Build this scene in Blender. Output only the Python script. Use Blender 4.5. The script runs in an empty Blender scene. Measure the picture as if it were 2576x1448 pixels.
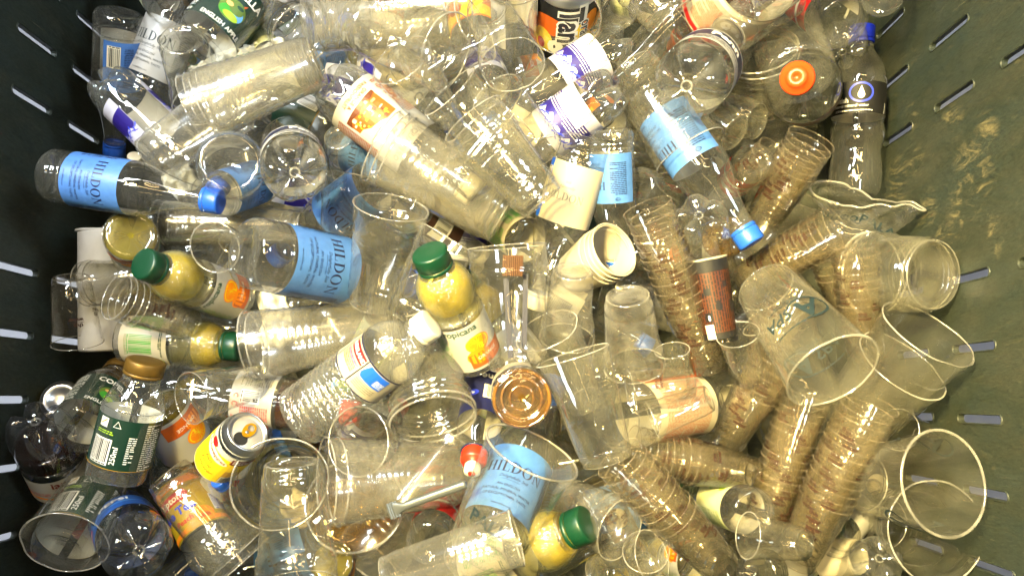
import bpy, bmesh, math, random
from mathutils import Vector, Matrix, noise
import numpy as np

# ------------------------------------------------------------------ camera, world, lamps, exposure
sc = bpy.context.scene
C = sc.collection
R = math.radians
IW, IH = 2575.0, 1448.0            # the photograph, in the pixels used for reading positions
LENS = 28.0
FPX = LENS / 36.0 * IW
CAM = Vector((0.0, 0.0, 0.94))
TILT = math.atan(276.0 / FPX)

cam_d = bpy.data.cameras.new('camera'); cam = bpy.data.objects.new('camera', cam_d); C.objects.link(cam)
cam_d.lens = LENS; cam_d.sensor_width = 36.0; cam_d.clip_start = 0.01; cam_d.clip_end = 50
cam.location = CAM; cam.rotation_euler = (TILT, 0, 0)
sc.camera = cam
CR = Matrix.Rotation(TILT, 3, 'X')

w = bpy.data.worlds.new('World'); sc.world = w; w.use_nodes = True
w.node_tree.nodes['Background'].inputs[0].default_value = (0.74, 0.88, 1.0, 1)
w.node_tree.nodes['Background'].inputs[1].default_value = 0.10

def lamp_area(name, loc, aim, size, energy, col, spread=180):
    d = bpy.data.lights.new(name, 'AREA'); d.shape = 'RECTANGLE'; d.size = size[0]; d.size_y = size[1]
    d.energy = energy; d.color = col; d.spread = R(spread)
    o = bpy.data.objects.new(name, d); C.objects.link(o); o.location = loc
    o.rotation_euler = (Vector(aim) - Vector(loc)).to_track_quat('-Z', 'Y').to_euler()
    return o
def lamp_point(name, loc, energy, col, rad=0.03):
    d = bpy.data.lights.new(name, 'POINT'); d.energy = energy; d.color = col; d.shadow_soft_size = rad
    o = bpy.data.objects.new(name, d); C.objects.link(o); o.location = loc
    return o
WARM = (1.0, 0.78, 0.30); COOL = (0.78, 0.89, 1.0)
lamp_area('lamp_warm_key', (-0.50, 0.34, 1.72), (0.40, 0.02, 0), (0.20, 0.20), 25, WARM, 56)
lamp_area('lamp_cool', (-0.90, 0.66, 1.25), (-0.30, 0.18, 0), (0.34, 0.14), 17, COOL, 140)
lamp_area('lamp_white_top', (-0.55, 0.95, 1.8), (0.1, 0.12, 0), (0.5, 0.12), 8, (1, .98, .93), 110)
lamp_area('fill_cool_far', (1.15, 0.45, 1.5), (-0.57, 0.40, 0.05), (0.3, 0.3), 2.4, (.72, .88, 1.0), 55)  # added cool fill, only there to lift the dark left wall
# added warm and white strip lights, for long highlights on the plastic
for p_, sz, e_, c_ in (((-0.80, 0.20, 1.9), (.035, 1.0), 2.0, (.86, .94, 1)), ((-0.42, 0.25, 2.1), (.03, 1.1), 2.2, (1, .70, .30)), ((0.02, 0.40, 2.2), (.03, .9), 2.0, (1, .70, .30)),
                       ((-0.40, 1.15, 1.9), (1.0, .03), 2.6, (1, .97, .92)), ((0.35, 0.95, 2.1), (.9, .03), 2.2, (1, .72, .32)), ((-0.10, -0.75, 2.0), (.8, .025), .5, (1, .72, .32)), ((0.42, 0.10, 2.3), (.03, .7), 1.2, (1, .74, .36))):
    lamp_area('highlight_strip', p_, (p_[0] * .3 + .12, p_[1] * .3, 0), sz, e_, c_, 150)
for p_, e_ in (((0.05, 0.95, 2.0), .7), ((-0.45, 0.75, 2.2), .9), ((-0.05, 0.10, 2.3), .8), ((0.40, 0.45, 1.9), .5)):
    lamp_point('lamp_bulb', p_, e_, (1, .70, .28), .016)
# added lights outside the bin, to brighten the floor seen through the slots
lamp_area('slot_floor_fill', (-1.25, 0.2, 0.9), (-1.25, 0.2, -1), (0.5, 1.2), 3.2, (1, .99, .98), 90)
lamp_area('slot_floor_fill', (1.20, 0.2, 0.9), (1.20, 0.2, -1), (0.5, 1.2), 2.3, (.85, .9, 1.0), 90)

vs = sc.view_settings
vs.view_transform = 'Standard'; vs.look = 'None'; vs.gamma = 1; vs.use_curve_mapping = False
vs.exposure = 0.02
cy = sc.cycles
cy.max_bounces = 5; cy.diffuse_bounces = 2; cy.glossy_bounces = 2; cy.transmission_bounces = 4
cy.transparent_max_bounces = 48; cy.use_light_tree = False
cy.caustics_reflective = False; cy.caustics_refractive = False
cy.sample_clamp_indirect = 3.0; cy.sample_clamp_direct = 0
cy.use_adaptive_sampling = True; cy.adaptive_threshold = 0.09; cy.adaptive_min_samples = 20; cy.time_limit = 700
cy.use_denoising = True
try:
    cy.denoiser = 'OPENIMAGEDENOISE'; cy.denoising_input_passes = 'RGB_ALBEDO_NORMAL'
except Exception:
    pass

# ------------------------------------------------------------------ materials
def lin(c):
    return tuple(((v / 255.0) / 12.92 if v / 255.0 <= 0.04045 else ((v / 255.0 + 0.055) / 1.055) ** 2.4) for v in c)
MATS = {}
CLEARS = set()
def newmat(name):
    m = bpy.data.materials.new(name); m.use_nodes = True; m.node_tree.nodes.clear()
    MATS[name] = m
    return m, m.node_tree.nodes, m.node_tree.links
def math_node(N, L, op, a, b=None, clamp=False):
    n = N.new('ShaderNodeMath'); n.operation = op; n.use_clamp = clamp
    for i, v in enumerate((a, b)):
        if v is None: continue
        if isinstance(v, (int, float)): n.inputs[i].default_value = v
        else: L.new(v, n.inputs[i])
    return n.outputs[0]
def noise_tex(N, L, scale, detail=3, rough=.55, coord='Object', dist=0.0):
    tc = N.new('ShaderNodeTexCoord'); t = N.new('ShaderNodeTexNoise')
    t.inputs['Scale'].default_value = scale; t.inputs['Detail'].default_value = detail
    t.inputs['Roughness'].default_value = rough; t.inputs['Distortion'].default_value = dist
    L.new(tc.outputs[coord], t.inputs['Vector'])
    return t.outputs['Fac']
def maprange(N, L, v, a, b, c, d):
    n = N.new('ShaderNodeMapRange'); L.new(v, n.inputs[0])
    for i, x in enumerate((a, b, c, d)): n.inputs[i + 1].default_value = x
    return n.outputs[0]

def clear(name, tint=(.975, .975, .965), haze=.05, hcol=(.85, .84, .80), rough=.07, f0=.09, bump=.15, bscale=60, edge=3.0, gain=1.0, usebump=False):
    """thin clear plastic film: lets light straight through, mirrors more at grazing angles, scatters a little (scuffs, film of drink)"""
    m, N, L = newmat(name); CLEARS.add(name)
    out = N.new('ShaderNodeOutputMaterial')
    lw = N.new('ShaderNodeLayerWeight'); lw.inputs[0].default_value = .5
    fc = lw.outputs['Facing']
    F = math_node(N, L, 'MULTIPLY', math_node(N, L, 'POWER', fc, 3.6), 1 - f0)
    F = math_node(N, L, 'ADD', F, f0); F = math_node(N, L, 'MULTIPLY', F, gain, True)
    F = math_node(N, L, 'MINIMUM', F, .85)
    at_ = N.new('ShaderNodeAttribute'); at_.attribute_name = 'smudge'      # scuffs and dried drink, worn into the mesh itself
    sm = at_.outputs['Fac']
    hz = math_node(N, L, 'MULTIPLY', math_node(N, L, 'POWER', fc, 2.2), edge)
    hz = math_node(N, L, 'MULTIPLY', math_node(N, L, 'ADD', hz, 1.0), haze)
    hz = math_node(N, L, 'MULTIPLY', hz, sm, True)
    tr = N.new('ShaderNodeBsdfTransparent')
    mc = N.new('ShaderNodeMix'); mc.data_type = 'RGBA'
    mc.inputs[6].default_value = (*tint, 1); mc.inputs[7].default_value = (*[t ** 2.6 for t in tint], 1)
    L.new(fc, mc.inputs[0]); L.new(mc.outputs[2], tr.inputs[0])
    df = N.new('ShaderNodeBsdfDiffuse'); df.inputs[0].default_value = (*hcol, 1)
    tl = N.new('ShaderNodeBsdfTranslucent'); tl.inputs[0].default_value = (*hcol, 1)
    m1 = N.new('ShaderNodeMixShader'); m1.inputs[0].default_value = .45; L.new(df.outputs[0], m1.inputs[1]); L.new(tl.outputs[0], m1.inputs[2])
    m2 = N.new('ShaderNodeMixShader'); L.new(hz, m2.inputs[0]); L.new(tr.outputs[0], m2.inputs[1]); L.new(m1.outputs[0], m2.inputs[2])
    gl = N.new('ShaderNodeBsdfGlossy'); gl.inputs['Roughness'].default_value = rough
    if usebump:
        bp = N.new('ShaderNodeBump'); bp.inputs['Strength'].default_value = bump; bp.inputs['Distance'].default_value = .002
        L.new(noise_tex(N, L, bscale, 1), bp.inputs['Height']); L.new(bp.outputs[0], gl.inputs['Normal']); L.new(bp.outputs[0], df.inputs['Normal'])
    gl.inputs[0].default_value = (1, 1, 1, 1)
    m3 = N.new('ShaderNodeMixShader'); L.new(F, m3.inputs[0]); L.new(m2.outputs[0], m3.inputs[1]); L.new(gl.outputs[0], m3.inputs[2])
    L.new(m3.outputs[0], out.inputs[0])
    return m
def solid(name, col, rough=.4, metal=0, bump=0, bscale=80, var=0, spec=.5, back=None, trans=0, vscale=30):
    m, N, L = newmat(name)
    out = N.new('ShaderNodeOutputMaterial'); p = N.new('ShaderNodeBsdfPrincipled')
    p.inputs['Roughness'].default_value = rough; p.inputs['Metallic'].default_value = metal
    p.inputs['Specular IOR Level'].default_value = spec
    src = None
    rgb = N.new('ShaderNodeRGB'); rgb.outputs[0].default_value = (*col, 1); src = rgb.outputs[0]
    if var:
        mx = N.new('ShaderNodeMix'); mx.data_type = 'RGBA'; mx.blend_type = 'MULTIPLY'; mx.inputs[0].default_value = 1
        v = maprange(N, L, noise_tex(N, L, vscale, 4, .65), .3, .7, 1 - var, 1 + var * .4)
        L.new(src, mx.inputs[6]); L.new(v, mx.inputs[7]); src = mx.outputs[2]
    if back is not None:                       # printed one side only: the sheet's plain side shows from behind
        g = N.new('ShaderNodeNewGeometry'); mx = N.new('ShaderNodeMix'); mx.data_type = 'RGBA'
        L.new(g.outputs['Backfacing'], mx.inputs[0]); L.new(src, mx.inputs[6]); mx.inputs[7].default_value = (*back, 1); src = mx.outputs[2]
    L.new(src, p.inputs['Base Color'])
    if bump:
        bp = N.new('ShaderNodeBump'); bp.inputs['Strength'].default_value = bump; bp.inputs['Distance'].default_value = .002
        L.new(noise_tex(N, L, bscale, 4), bp.inputs['Height']); L.new(bp.outputs[0], p.inputs['Normal'])
    if trans:
        tl = N.new('ShaderNodeBsdfTranslucent'); L.new(src, tl.inputs[0])
        mx = N.new('ShaderNodeMixShader'); mx.inputs[0].default_value = trans
        L.new(p.outputs[0], mx.inputs[1]); L.new(tl.outputs[0], mx.inputs[2]); L.new(mx.outputs[0], out.inputs[0])
    else:
        L.new(p.outputs[0], out.inputs[0])
    return m

clear('cup_clear', (.983, .978, .955), .033, (.95, .92, .76), .08, .11, .12, 45, edge=4.5)
clear('cup_cloudy', (.972, .965, .936), .075, (.90, .88, .80), .16, .09, .2, 60)
clear('cup_brown', (.999, .993, .977), .014, (1.0, .86, .60), .06, .045, .1, 70, edge=2)
clear('cup_rim', (.95, .94, .92), .26, (.88, .86, .80), .12, .16, 0.0, 45, edge=1.5)
clear('rim_thin', (.97, .93, .86), .20, (.95, .82, .62), .10, .16, 0.0, 45, edge=1.5)
clear('pet_clear', (.98, .98, .972), .030, (.88, .88, .82), .035, .10, .35, 38, edge=3)
clear('pet_base', (.93, .94, .93), .05, (.88, .88, .84), .05, .20, .35, 38, edge=5)
clear('pet_base_dark', (.90, .92, .96), .03, (.6, .62, .68), .05, .20, .35, 38, edge=5)
clear('pet_dew', (.96, .96, .93), .09, (.90, .89, .82), .06, .13, .8, 260, edge=2, usebump=True)
clear('pet_frost', (.99, .98, .80), .07, (.95, .93, .55), .20, .08, 1.0, 420, edge=1.4, usebump=True)
clear('pet_dark', (.90, .91, .94), .008, (.6, .62, .66), .035, .11, .3, 40, edge=2)
clear('juice', (.97, .92, .12), .66, lin((226, 200, 22)), .3, .02, .3, 200, edge=.2)
clear('juice_gold', (.86, .74, .10), .45, lin((150, 138, 24)), .3, .02, .3, 120, edge=.2)
clear('amber', (.96, .82, .46), .10, lin((210, 160, 70)), .05, .05, .2, 30, edge=.6)
clear('amber_edge', (.93, .76, .42), .25, lin((220, 160, 60)), .08, .30, .2, 30, edge=1)
clear('cola', (.42, .22, .10), .35, lin((92, 44, 22)), .05, .08, .1, 30, edge=.5)
clear('tea_brown', (.5, .26, .16), .6, lin((112, 58, 40)), .05, .08, .1, 30, edge=.3)
solid('cap_blue', lin((34, 88, 196)), .38, bump=.05)
solid('cap_royal', lin((18, 40, 190)), .38)
solid('cap_green', lin((6, 52, 32)), .38, bump=.05)
solid('cap_gold', lin((112, 86, 36)), .42, .5)
solid('cap_white', lin((222, 216, 196)), .4)
solid('cap_orange', lin((224, 92, 22)), .38)
solid('cap_red', lin((196, 40, 14)), .4)
solid('cap_navy', lin((22, 30, 62)), .4)
solid('foam', lin((180, 172, 152)), .6, bump=.1, trans=.15)
solid('foam_white', lin((206, 206, 208)), .6, var=.08)
solid('napkin', lin((236, 234, 218)), .8, bump=.35, bscale=160, trans=.25, var=.06)
solid('paper', lin((226, 214, 180)), .75, trans=.15)
solid('alu', (.72, .72, .72), .28, 1.0, bump=.04)
solid('alu_dark', (.30, .30, .31), .35, 1.0)
solid('tab_gold', lin((226, 166, 30)), .3, .7)
solid('black_hole', (.01, .01, .01), .6)
solid('sachet', lin((104, 108, 108)), .38, .6, bump=.2)
solid('lid_silver', lin((196, 192, 186)), .38, .45)
solid('cap_dome', lin((214, 70, 22)), .38)
WB = lin((200, 194, 176))
def film(name, c, **k): return solid(name, lin(c), k.pop('rough', .42), back=k.pop('back', WB), trans=.08, bump=.35, bscale=45, **k)
film('film_blue', (76, 122, 190), var=.16, vscale=60)
film('film_white', (176, 175, 172))
film('film_cream', (180, 172, 150))
film('film_green', (12, 46, 34), back=lin((200, 200, 190)))
film('film_black', (9, 9, 12), rough=.6, back=lin((214, 206, 190)))
film('film_purple', (194, 194, 212))
film('film_yellow', (176, 146, 20))
film('film_orange', (230, 120, 16))
film('film_pepsi', (34, 84, 168), back=lin((120, 130, 150)))
film('film_red', (186, 30, 34))
film('film_navy', (26, 30, 74))
film('film_brown', (58, 36, 28))
film('film_silver', (190, 190, 184))
film('film_lime', (190, 194, 150))
film('film_iceblue', (132, 172, 220))
INKS = dict(black=(10, 10, 16), navy=(20, 26, 60), brown=(50, 26, 18), white=(236, 236, 232), grey=(118, 116, 110), purple=(38, 26, 116),
            violet=(92, 88, 190), orange=(240, 138, 12), dorange=(186, 84, 14), yellow=(238, 206, 30), gold=(196, 150, 40), green=(52, 140, 44), lime=(150, 190, 40),
            dgreen=(14, 60, 36), red=(190, 26, 26), maroon=(104, 14, 18), blue=(26, 92, 214), sky=(96, 160, 226), leaf=(84, 110, 40), tan=(206, 160, 100),
            sepia=(150, 82, 24), dsepia=(92, 46, 14), ink=(28, 42, 48), pink=(236, 190, 160), rust=(176, 84, 30), copper=(72, 34, 10), royal=(52, 70, 214), cream=(236, 226, 196))
for k, v in INKS.items(): solid('ink_' + k, lin(v), .45)

# ------------------------------------------------------------------ mesh helpers
def mesh_from(name, verts, faces, mat, smooth=True, mats=None, fm=None):
    me = bpy.data.meshes.new(name); me.from_pydata(verts, [], faces)
    for mm in (mats or [mat]): me.materials.append(MATS[mm])
    if (mats or [mat])[0] in CLEARS:
        at_ = me.attributes.new('smudge', 'FLOAT', 'POINT'); o_ = Vector((len(bpy.data.meshes) * 3.7, 1.3, 0))
        at_.data.foreach_set('value', [.45 + 1.3 * min(1, max(0, noise.fractal(Vector(p) * 26 + o_, .8, 2.2, 4) * .9 + .35)) for p in verts])
    if fm is not None: me.polygons.foreach_set('material_index', fm)
    if smooth: me.polygons.foreach_set('use_smooth', [True] * len(me.polygons))
    me.update()
    return me
def catmull(pts, step=3):
    out = []
    for i in range(len(pts) - 1):
        p0 = pts[max(i - 1, 0)]; p1 = pts[i]; p2 = pts[i + 1]; p3 = pts[min(i + 2, len(pts) - 1)]
        for k in range(step):
            t = k / step
            out.append(tuple(.5 * ((2 * b) + (c - a) * t + (2 * a - 5 * b + 4 * c - d) * t * t + (-a + 3 * b - 3 * c + d) * t ** 3) for a, b, c, d in zip(p0, p1, p2, p3)))
    out.append(pts[-1])
    return out
def revolve(name, prof, mat, n=48, deform=None, smooth=True):
    """prof: list of (r, z); a zero radius makes a pole"""
    v, f, rows = [], [], []
    for r, z in prof:
        if r < 1e-6:
            rows.append([len(v)]); v.append((0, 0, z))
        else:
            rows.append(list(range(len(v), len(v) + n)))
            v += [(r * math.cos(2 * math.pi * k / n), r * math.sin(2 * math.pi * k / n), z) for k in range(n)]
    for a, b in zip(rows[:-1], rows[1:]):
        for k in range(n):
            k2 = (k + 1) % n
            if len(a) == 1 and len(b) == 1: continue
            if len(a) == 1: f.append((a[0], b[k2], b[k]))
            elif len(b) == 1: f.append((a[k], a[k2], b[0]))
            else: f.append((a[k], a[k2], b[k2], b[k]))
    if deform: v = [deform(*p) for p in v]
    return mesh_from(name, v, f, mat, smooth)
def torus(name, Rr, z, rr, mat, n=48, m=8, squash=1.0, deform=None):
    v, f = [], []
    for k in range(n):
        a = 2 * math.pi * k / n
        for j in range(m):
            b = 2 * math.pi * j / m; q = Rr + rr * math.cos(b)
            v.append((q * math.cos(a), q * math.sin(a), z + rr * squash * math.sin(b)))
    for k in range(n):
        for j in range(m):
            f.append((k * m + j, ((k + 1) % n) * m + j, ((k + 1) % n) * m + (j + 1) % m, k * m + (j + 1) % m))
    if deform: v = [deform(*p) for p in v]
    return mesh_from(name, v, f, mat)

# ------------------------------------------------------------------ flat print: lettering, bars and pictures laid on a curved sheet
_glyph = {}
def text_shape(s, bold=0.0):
    key = (s, bold)
    if key in _glyph: return _glyph[key]
    cu = bpy.data.curves.new('t', 'FONT'); cu.body = s; cu.resolution_u = 2; cu.offset = bold; cu.align_x = 'CENTER'
    ob = bpy.data.objects.new('t', cu)
    C.objects.link(ob); dg = bpy.context.evaluated_depsgraph_get(); dg.update()
    me = bpy.data.meshes.new_from_object(ob.evaluated_get(dg))
    vs_ = [(v.co.x / .70, v.co.y / .70) for v in me.vertices]; fs = [tuple(p.vertices) for p in me.polygons]
    bpy.data.objects.remove(ob); bpy.data.curves.remove(cu); bpy.data.meshes.remove(me)
    _glyph[key] = (vs_, fs)
    return vs_, fs
def arc(cx, cy, rx, ry, a0, a1, n=10):
    return [(cx + rx * math.cos(a0 + (a1 - a0) * i / n), cy + ry * math.sin(a0 + (a1 - a0) * i / n)) for i in range(n + 1)]
def strip(outer, inner):
    v = outer + inner; n = len(outer)
    return v, [(i, i + 1, n + i + 1, n + i) for i in range(n - 1)]
def serif_word(word):
    """thick-and-thin serif capitals drawn as polygons, cap height 1"""
    V, F, x = [], [], 0.0
    def add(vs_, fs, dx):
        b = len(V); V.extend((p[0] + dx, p[1]) for p in vs_); F.extend(tuple(i + b for i in f) for f in fs)
    def rc(a, b, c, d, dx): add([(a, b), (c, b), (c, d), (a, d)], [(0, 1, 2, 3)], dx)
    for ch in word:
        if ch in 'HILDPTER':
            rc(.10, 0, .27, 1, x); rc(0, .96, .37, 1.0, x); rc(0, 0, .37, .04, x)
        if ch == 'H':
            rc(.62, 0, .79, 1, x); rc(.52, .96, .89, 1, x); rc(.52, 0, .89, .04, x); rc(.27, .48, .62, .53, x); wd = .89
        elif ch == 'I': wd = .37
        elif ch == 'L': rc(.27, 0, .66, .05, x); rc(.61, .05, .66, .28, x); wd = .68
        elif ch == 'D':
            add(*strip(arc(.27, .5, .56, .5, -math.pi / 2, math.pi / 2), arc(.27, .5, .38, .45, -math.pi / 2, math.pi / 2)), x); wd = .85
        elif ch == 'O':
            add(*strip(arc(.46, .5, .46, .52, 0, 2 * math.pi, 22), arc(.46, .5, .28, .47, 0, 2 * math.pi, 22)), x); wd = .93
        elif ch == 'N':
            rc(.12, 0, .18, 1, x); rc(.70, 0, .76, 1, x); rc(0, 0, .30, .04, x); rc(.58, .96, .88, 1, x)
            add([(.02, 1), (.24, 1), (.76, 0), (.70, 0)], [(0, 3, 2, 1)], x); wd = .88
        else: wd = .4
        x += wd + .09
    wt = x - .09
    return [(p[0] - wt / 2, p[1]) for p in V], F
class Print:
    """print on a sheet of revolution; u = millimetres round it, v = millimetres up the axis"""
    def __init__(s): s.items = []; s.rng = random.Random(5)
    def add(s, mat, vs_, fs, u=0, v=0, sc_=1, rot=0, shear=0):
        c, q = math.cos(R(rot)), math.sin(R(rot))
        pts = []
        for x, y in vs_:
            x = (x + shear * y) * sc_; y = y * sc_
            pts.append((u + c * x - q * y, v + q * x + c * y))
        s.items.append((mat, pts, fs)); return s
    def rect(s, mat, u0, v0, u1, v1): return s.add(mat, [(u0, v0), (u1, v0), (u1, v1), (u0, v1)], [(0, 1, 2, 3)])
    def poly(s, mat, pts): return s.add(mat, pts, [tuple(range(len(pts)))])
    def ell(s, mat, u, v, a, b, n=24, rot=0):
        return s.add(mat, [(a * math.cos(2 * math.pi * i / n), b * math.sin(2 * math.pi * i / n)) for i in range(n)], [tuple(range(n))], u, v, 1, rot)
    def ring(s, mat, u, v, a, b, t, a0=0, a1=360, n=28, rot=0):
        vv, ff = strip(arc(0, 0, a, b, R(a0), R(a1), n), arc(0, 0, a - t, b - t, R(a0), R(a1), n))
        return s.add(mat, vv, ff, u, v, 1, rot)
    def text(s, mat, t, u, v, size, rot=0, bold=0.0, shear=0): return s.add(mat, *text_shape(t, bold), u, v, size, rot, shear)
    def serif(s, mat, t, u, v, size, rot=0): return s.add(mat, *serif_word(t), u, v, size, rot)
    def lines(s, mat, u0, v0, u1, v1, pitch=2.2, h=1.0, rot=0, fill=.85):
        V, F = [], []; wd, ht = u1 - u0, v1 - v0
        y = ht - pitch
        while y >= 0:
            x = 0; end = wd * (1 if s.rng.random() < fill else s.rng.uniform(.4, .9))
            while x < end:
                q = min(s.rng.uniform(1.6, 6.0), end - x)
                if q > .7:
                    b = len(V); V += [(x, y), (x + q, y), (x + q, y + h), (x, y + h)]; F.append((b, b + 1, b + 2, b + 3))
                x += q + 1.0
            y -= pitch
        return s.add(mat, V, F, u0, v0, 1, rot)
    def bars(s, mat, bg, u0, v0, wd, ht, rot=0):
        if bg: s.add(bg, [(-1.5, -3), (wd + 1.5, -3), (wd + 1.5, ht + 1.5), (-1.5, ht + 1.5)], [(0, 1, 2, 3)], u0, v0, 1, rot)
        V, F, x = [], [], 0
        while x < wd - .5:
            q = s.rng.choice((.5, .5, .9, 1.4)); b = len(V)
            V += [(x, 0), (x + q, 0), (x + q, ht), (x, ht)]; F.append((b, b + 1, b + 2, b + 3)); x += q + s.rng.choice((.6, .6, 1.0))
        s.add(mat, V, F, u0, v0, 1, rot)
        return s.lines(mat, u0, v0 - 2.6, u0 + wd, v0 - .4, 2.0, 1.3) if not rot else s
    def build(s, name, rfun, rref, phi0=0, off0=.00035, step=5.0):
        bm = bmesh.new(); names = []
        for k, (mat, pts, fs) in enumerate(s.items):
            mk = 'ink_' + mat
            if mk not in names: names.append(mk)
            mi = names.index(mk); lay = off0 + .0008 * k / max(12, len(s.items))
            bv = [bm.verts.new((x, y, lay)) for x, y in pts]
            for f in fs:
                try:
                    ff = bm.faces.new([bv[i] for i in f])
                except ValueError:
                    continue
                ff.material_index = mi
                if ff.normal.length == 0: ff.normal_update()
        bm.normal_update()
        bad = [f for f in bm.faces if f.normal.z < 0]
        if bad: bmesh.ops.reverse_faces(bm, faces=bad)
        us = [v.co.x for v in bm.verts]; u0, u1 = min(us), max(us)
        x = math.ceil(u0 / step) * step
        while x < u1:
            ge = [f for f in bm.faces if min(q.co.x for q in f.verts) < x - .05 and max(q.co.x for q in f.verts) > x + .05]
            if ge:
                es = {e for f in ge for e in f.edges}; vv = {q for f in ge for q in f.verts}
                bmesh.ops.bisect_plane(bm, geom=list(vv) + list(es) + ge, plane_co=(x, 0, 0), plane_no=(1, 0, 0), dist=1e-5)
            x += step
        for v in bm.verts:
            u, z, lay = v.co.x * .001, v.co.y * .001, v.co.z
            a = phi0 + u / rref; r = rfun(z) + lay
            v.co = (r * math.cos(a), r * math.sin(a), z)
        me = bpy.data.meshes.new(name); bm.to_mesh(me); bm.free()
        for q in names: me.materials.append(MATS[q])
        return me
def sheet(name, rfun, z0, z1, a0, a1, mat, nz=6, n=40, off=.0002):
    v, f = [], []
    for i in range(nz + 1):
        z = z0 + (z1 - z0) * i / nz; r = rfun(z) + off
        for k in range(n + 1):
            a = a0 + (a1 - a0) * k / n; v.append((r * math.cos(a), r * math.sin(a), z))
    for i in range(nz):
        for k in range(n): f.append((i * (n + 1) + k, i * (n + 1) + k + 1, (i + 1) * (n + 1) + k + 1, (i + 1) * (n + 1) + k))
    return mesh_from(name, v, f, mat)

# ------------------------------------------------------------------ prototypes: each kind once, as a list of (part name, mesh, parent index)
PROTO = {}
def proto(key, D, L, parts, name, cat, rad=None): PROTO[key] = dict(D=D, L=L, parts=parts, name=name, cat=cat)

def wobble(seed, amt, oval=0.0, dent=0.0, L=.135, crease=0.0):
    rr = random.Random(seed); o = Vector((rr.uniform(0, 50), rr.uniform(0, 50), rr.uniform(0, 50)))
    th = rr.uniform(0, 6.28); dth = rr.uniform(0, 6.28); dz = rr.uniform(.35, .7) * L
    def f(x, y, z):
        k = max(0, z / L)
        a = math.atan2(y, x); r = math.hypot(x, y)
        r2 = r * (1 + oval * k * math.cos(2 * (a - th))) + amt * noise.noise(Vector((x * 18, y * 18, z * 14)) + o) * k ** .5
        if dent:
            d = math.cos(a - dth); g = math.exp(-((z - dz) / (.22 * L)) ** 2)
            if d > 0: r2 -= dent * r * g * d ** 6
        if crease:                               # sharp folds where the wall was squeezed
            r2 -= crease * k * (1 - 2.4 * abs(noise.noise(Vector((x * 26, y * 26, z * 20)) + o * 2)))
        if r < 1e-6: return (x, y, z)
        return (x * r2 / r, y * r2 / r, z)
    return f

def cup(key, Rt, Rb, L, mat, rim_mat, rim_r, style='step', seed=0, amt=.0012, oval=.02, dent=0, crease=0, pr=None, pr_v=None, name='plastic_cup', cat='cup', n=56):
    slope = (Rt - Rb) / L
    P = [(0, .0035), (Rb * .45, .0030), (Rb * .78, .0036), (Rb * .80, .0012), (Rb * .90, 0), (Rb * .985, .0012), (Rb, .004)]
    if style == 'step':
        P += [(Rb + slope * .10 * L, .10 * L), (Rb + slope * .10 * L + .0016, .112 * L), (Rb + slope * .2 * L + .0010, .2 * L), (Rb + slope * .205 * L + .0002, .206 * L), (Rb + slope * .215 * L + .0010, .214 * L), (Rb + slope * .4 * L + .0006, .4 * L), (Rb + slope * .6 * L, .6 * L),
              (Rb + slope * .74 * L, .74 * L), (Rb + slope * .745 * L + .0024, .755 * L), (Rb + slope * .81 * L + .0018, .81 * L), (Rb + slope * .815 * L + .0006, .818 * L), (Rb + slope * .83 * L + .0020, .828 * L), (Rb + slope * .9 * L + .001, .9 * L)]
    elif style == 'rib':
        P += [(Rb + slope * .08 * L, .08 * L), (Rb + slope * .08 * L + .0016, .09 * L)]
        for k in range(5):
            z = (.52 + .05 * k) * L
            P += [(Rb + slope * z, z), (Rb + slope * z + .0012, z + .012 * L), (Rb + slope * z + .0004, z + .028 * L)]
        P += [(Rb + slope * .82 * L, .82 * L), (Rb + slope * .82 * L + .0018, .832 * L)]
    elif style == 'notch':
        P += [(Rb + slope * .05 * L, .05 * L), (Rb + slope * .14 * L + .0003, .14 * L), (Rb + slope * .145 * L + .0011, .15 * L), (Rb + slope * .5 * L, .5 * L), (Rb + slope * .88 * L, .88 * L), (Rb + slope * .9 * L + .0009, .9 * L)]
    else:
        P += [(Rb + slope * k * .15 * L, k * .15 * L) for k in range(1, 6)]
    P += [(Rt, L)]
    df = wobble(seed, amt, oval, dent, L, crease)
    wall = revolve('wall', P, mat, n, df)
    rim = torus('rim', Rt + rim_r * .5, L - rim_r * .3, rim_r, rim_mat, n, 8, .8, df)
    ring = torus('base_ring', Rb * .95, .0012, rim_r * .55, rim_mat, n, 6, .7)
    parts = [('wall', wall, None), ('rim', rim, 0), ('base_ring', ring, 0)]
    if pr:
        rf = lambda z: Rb + slope * z + .0012
        for q in (pr if isinstance(pr, list) else [pr]): parts.append(('lettering', q.build('lettering', rf, Rb + slope * L * .6, 0, .0004), 0))
    proto(key, 2 * Rt, L, parts, name, cat)

# the lettering of the small nested cups
def tw_print(rr):
    ps = []; circ = 2 * math.pi * rr * 1000
    for k in range(3):
        p = Print(); ps.append(p)
        u = -circ / 2 + circ * (k + .5) / 3
        p.text('brown', 'this', u - 1, 52, 4.6, bold=.03); p.rect('brown', u - 7.5, 50.2, u + 5, 50.8); p.text('brown', 'water', u + 1, 45.4, 4.6, bold=.03)
    return ps
for i in range(3):
    cup('nest%d' % i, .0285, .0205, .084, 'cup_brown', 'rim_thin', .00036, 'notch', 30 + i, .0005, .008, 0, 0, tw_print(.026), name='lettered_plastic_cup', n=40)
cup('small', .028, .020, .082, 'cup_clear', 'cup_rim', .0007, 'notch', 50, .0006, .01, n=44)
cup('small_brown', .0285, .0205, .084, 'cup_brown', 'cup_rim', .0007, 'notch', 51, .0006, .02, 0, 0, tw_print(.026), name='lettered_plastic_cup', n=44)
cup('shot', .026, .0145, .040, 'cup_clear', 'cup_rim', .0008, 'plain', 52, .0003, .01)
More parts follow.
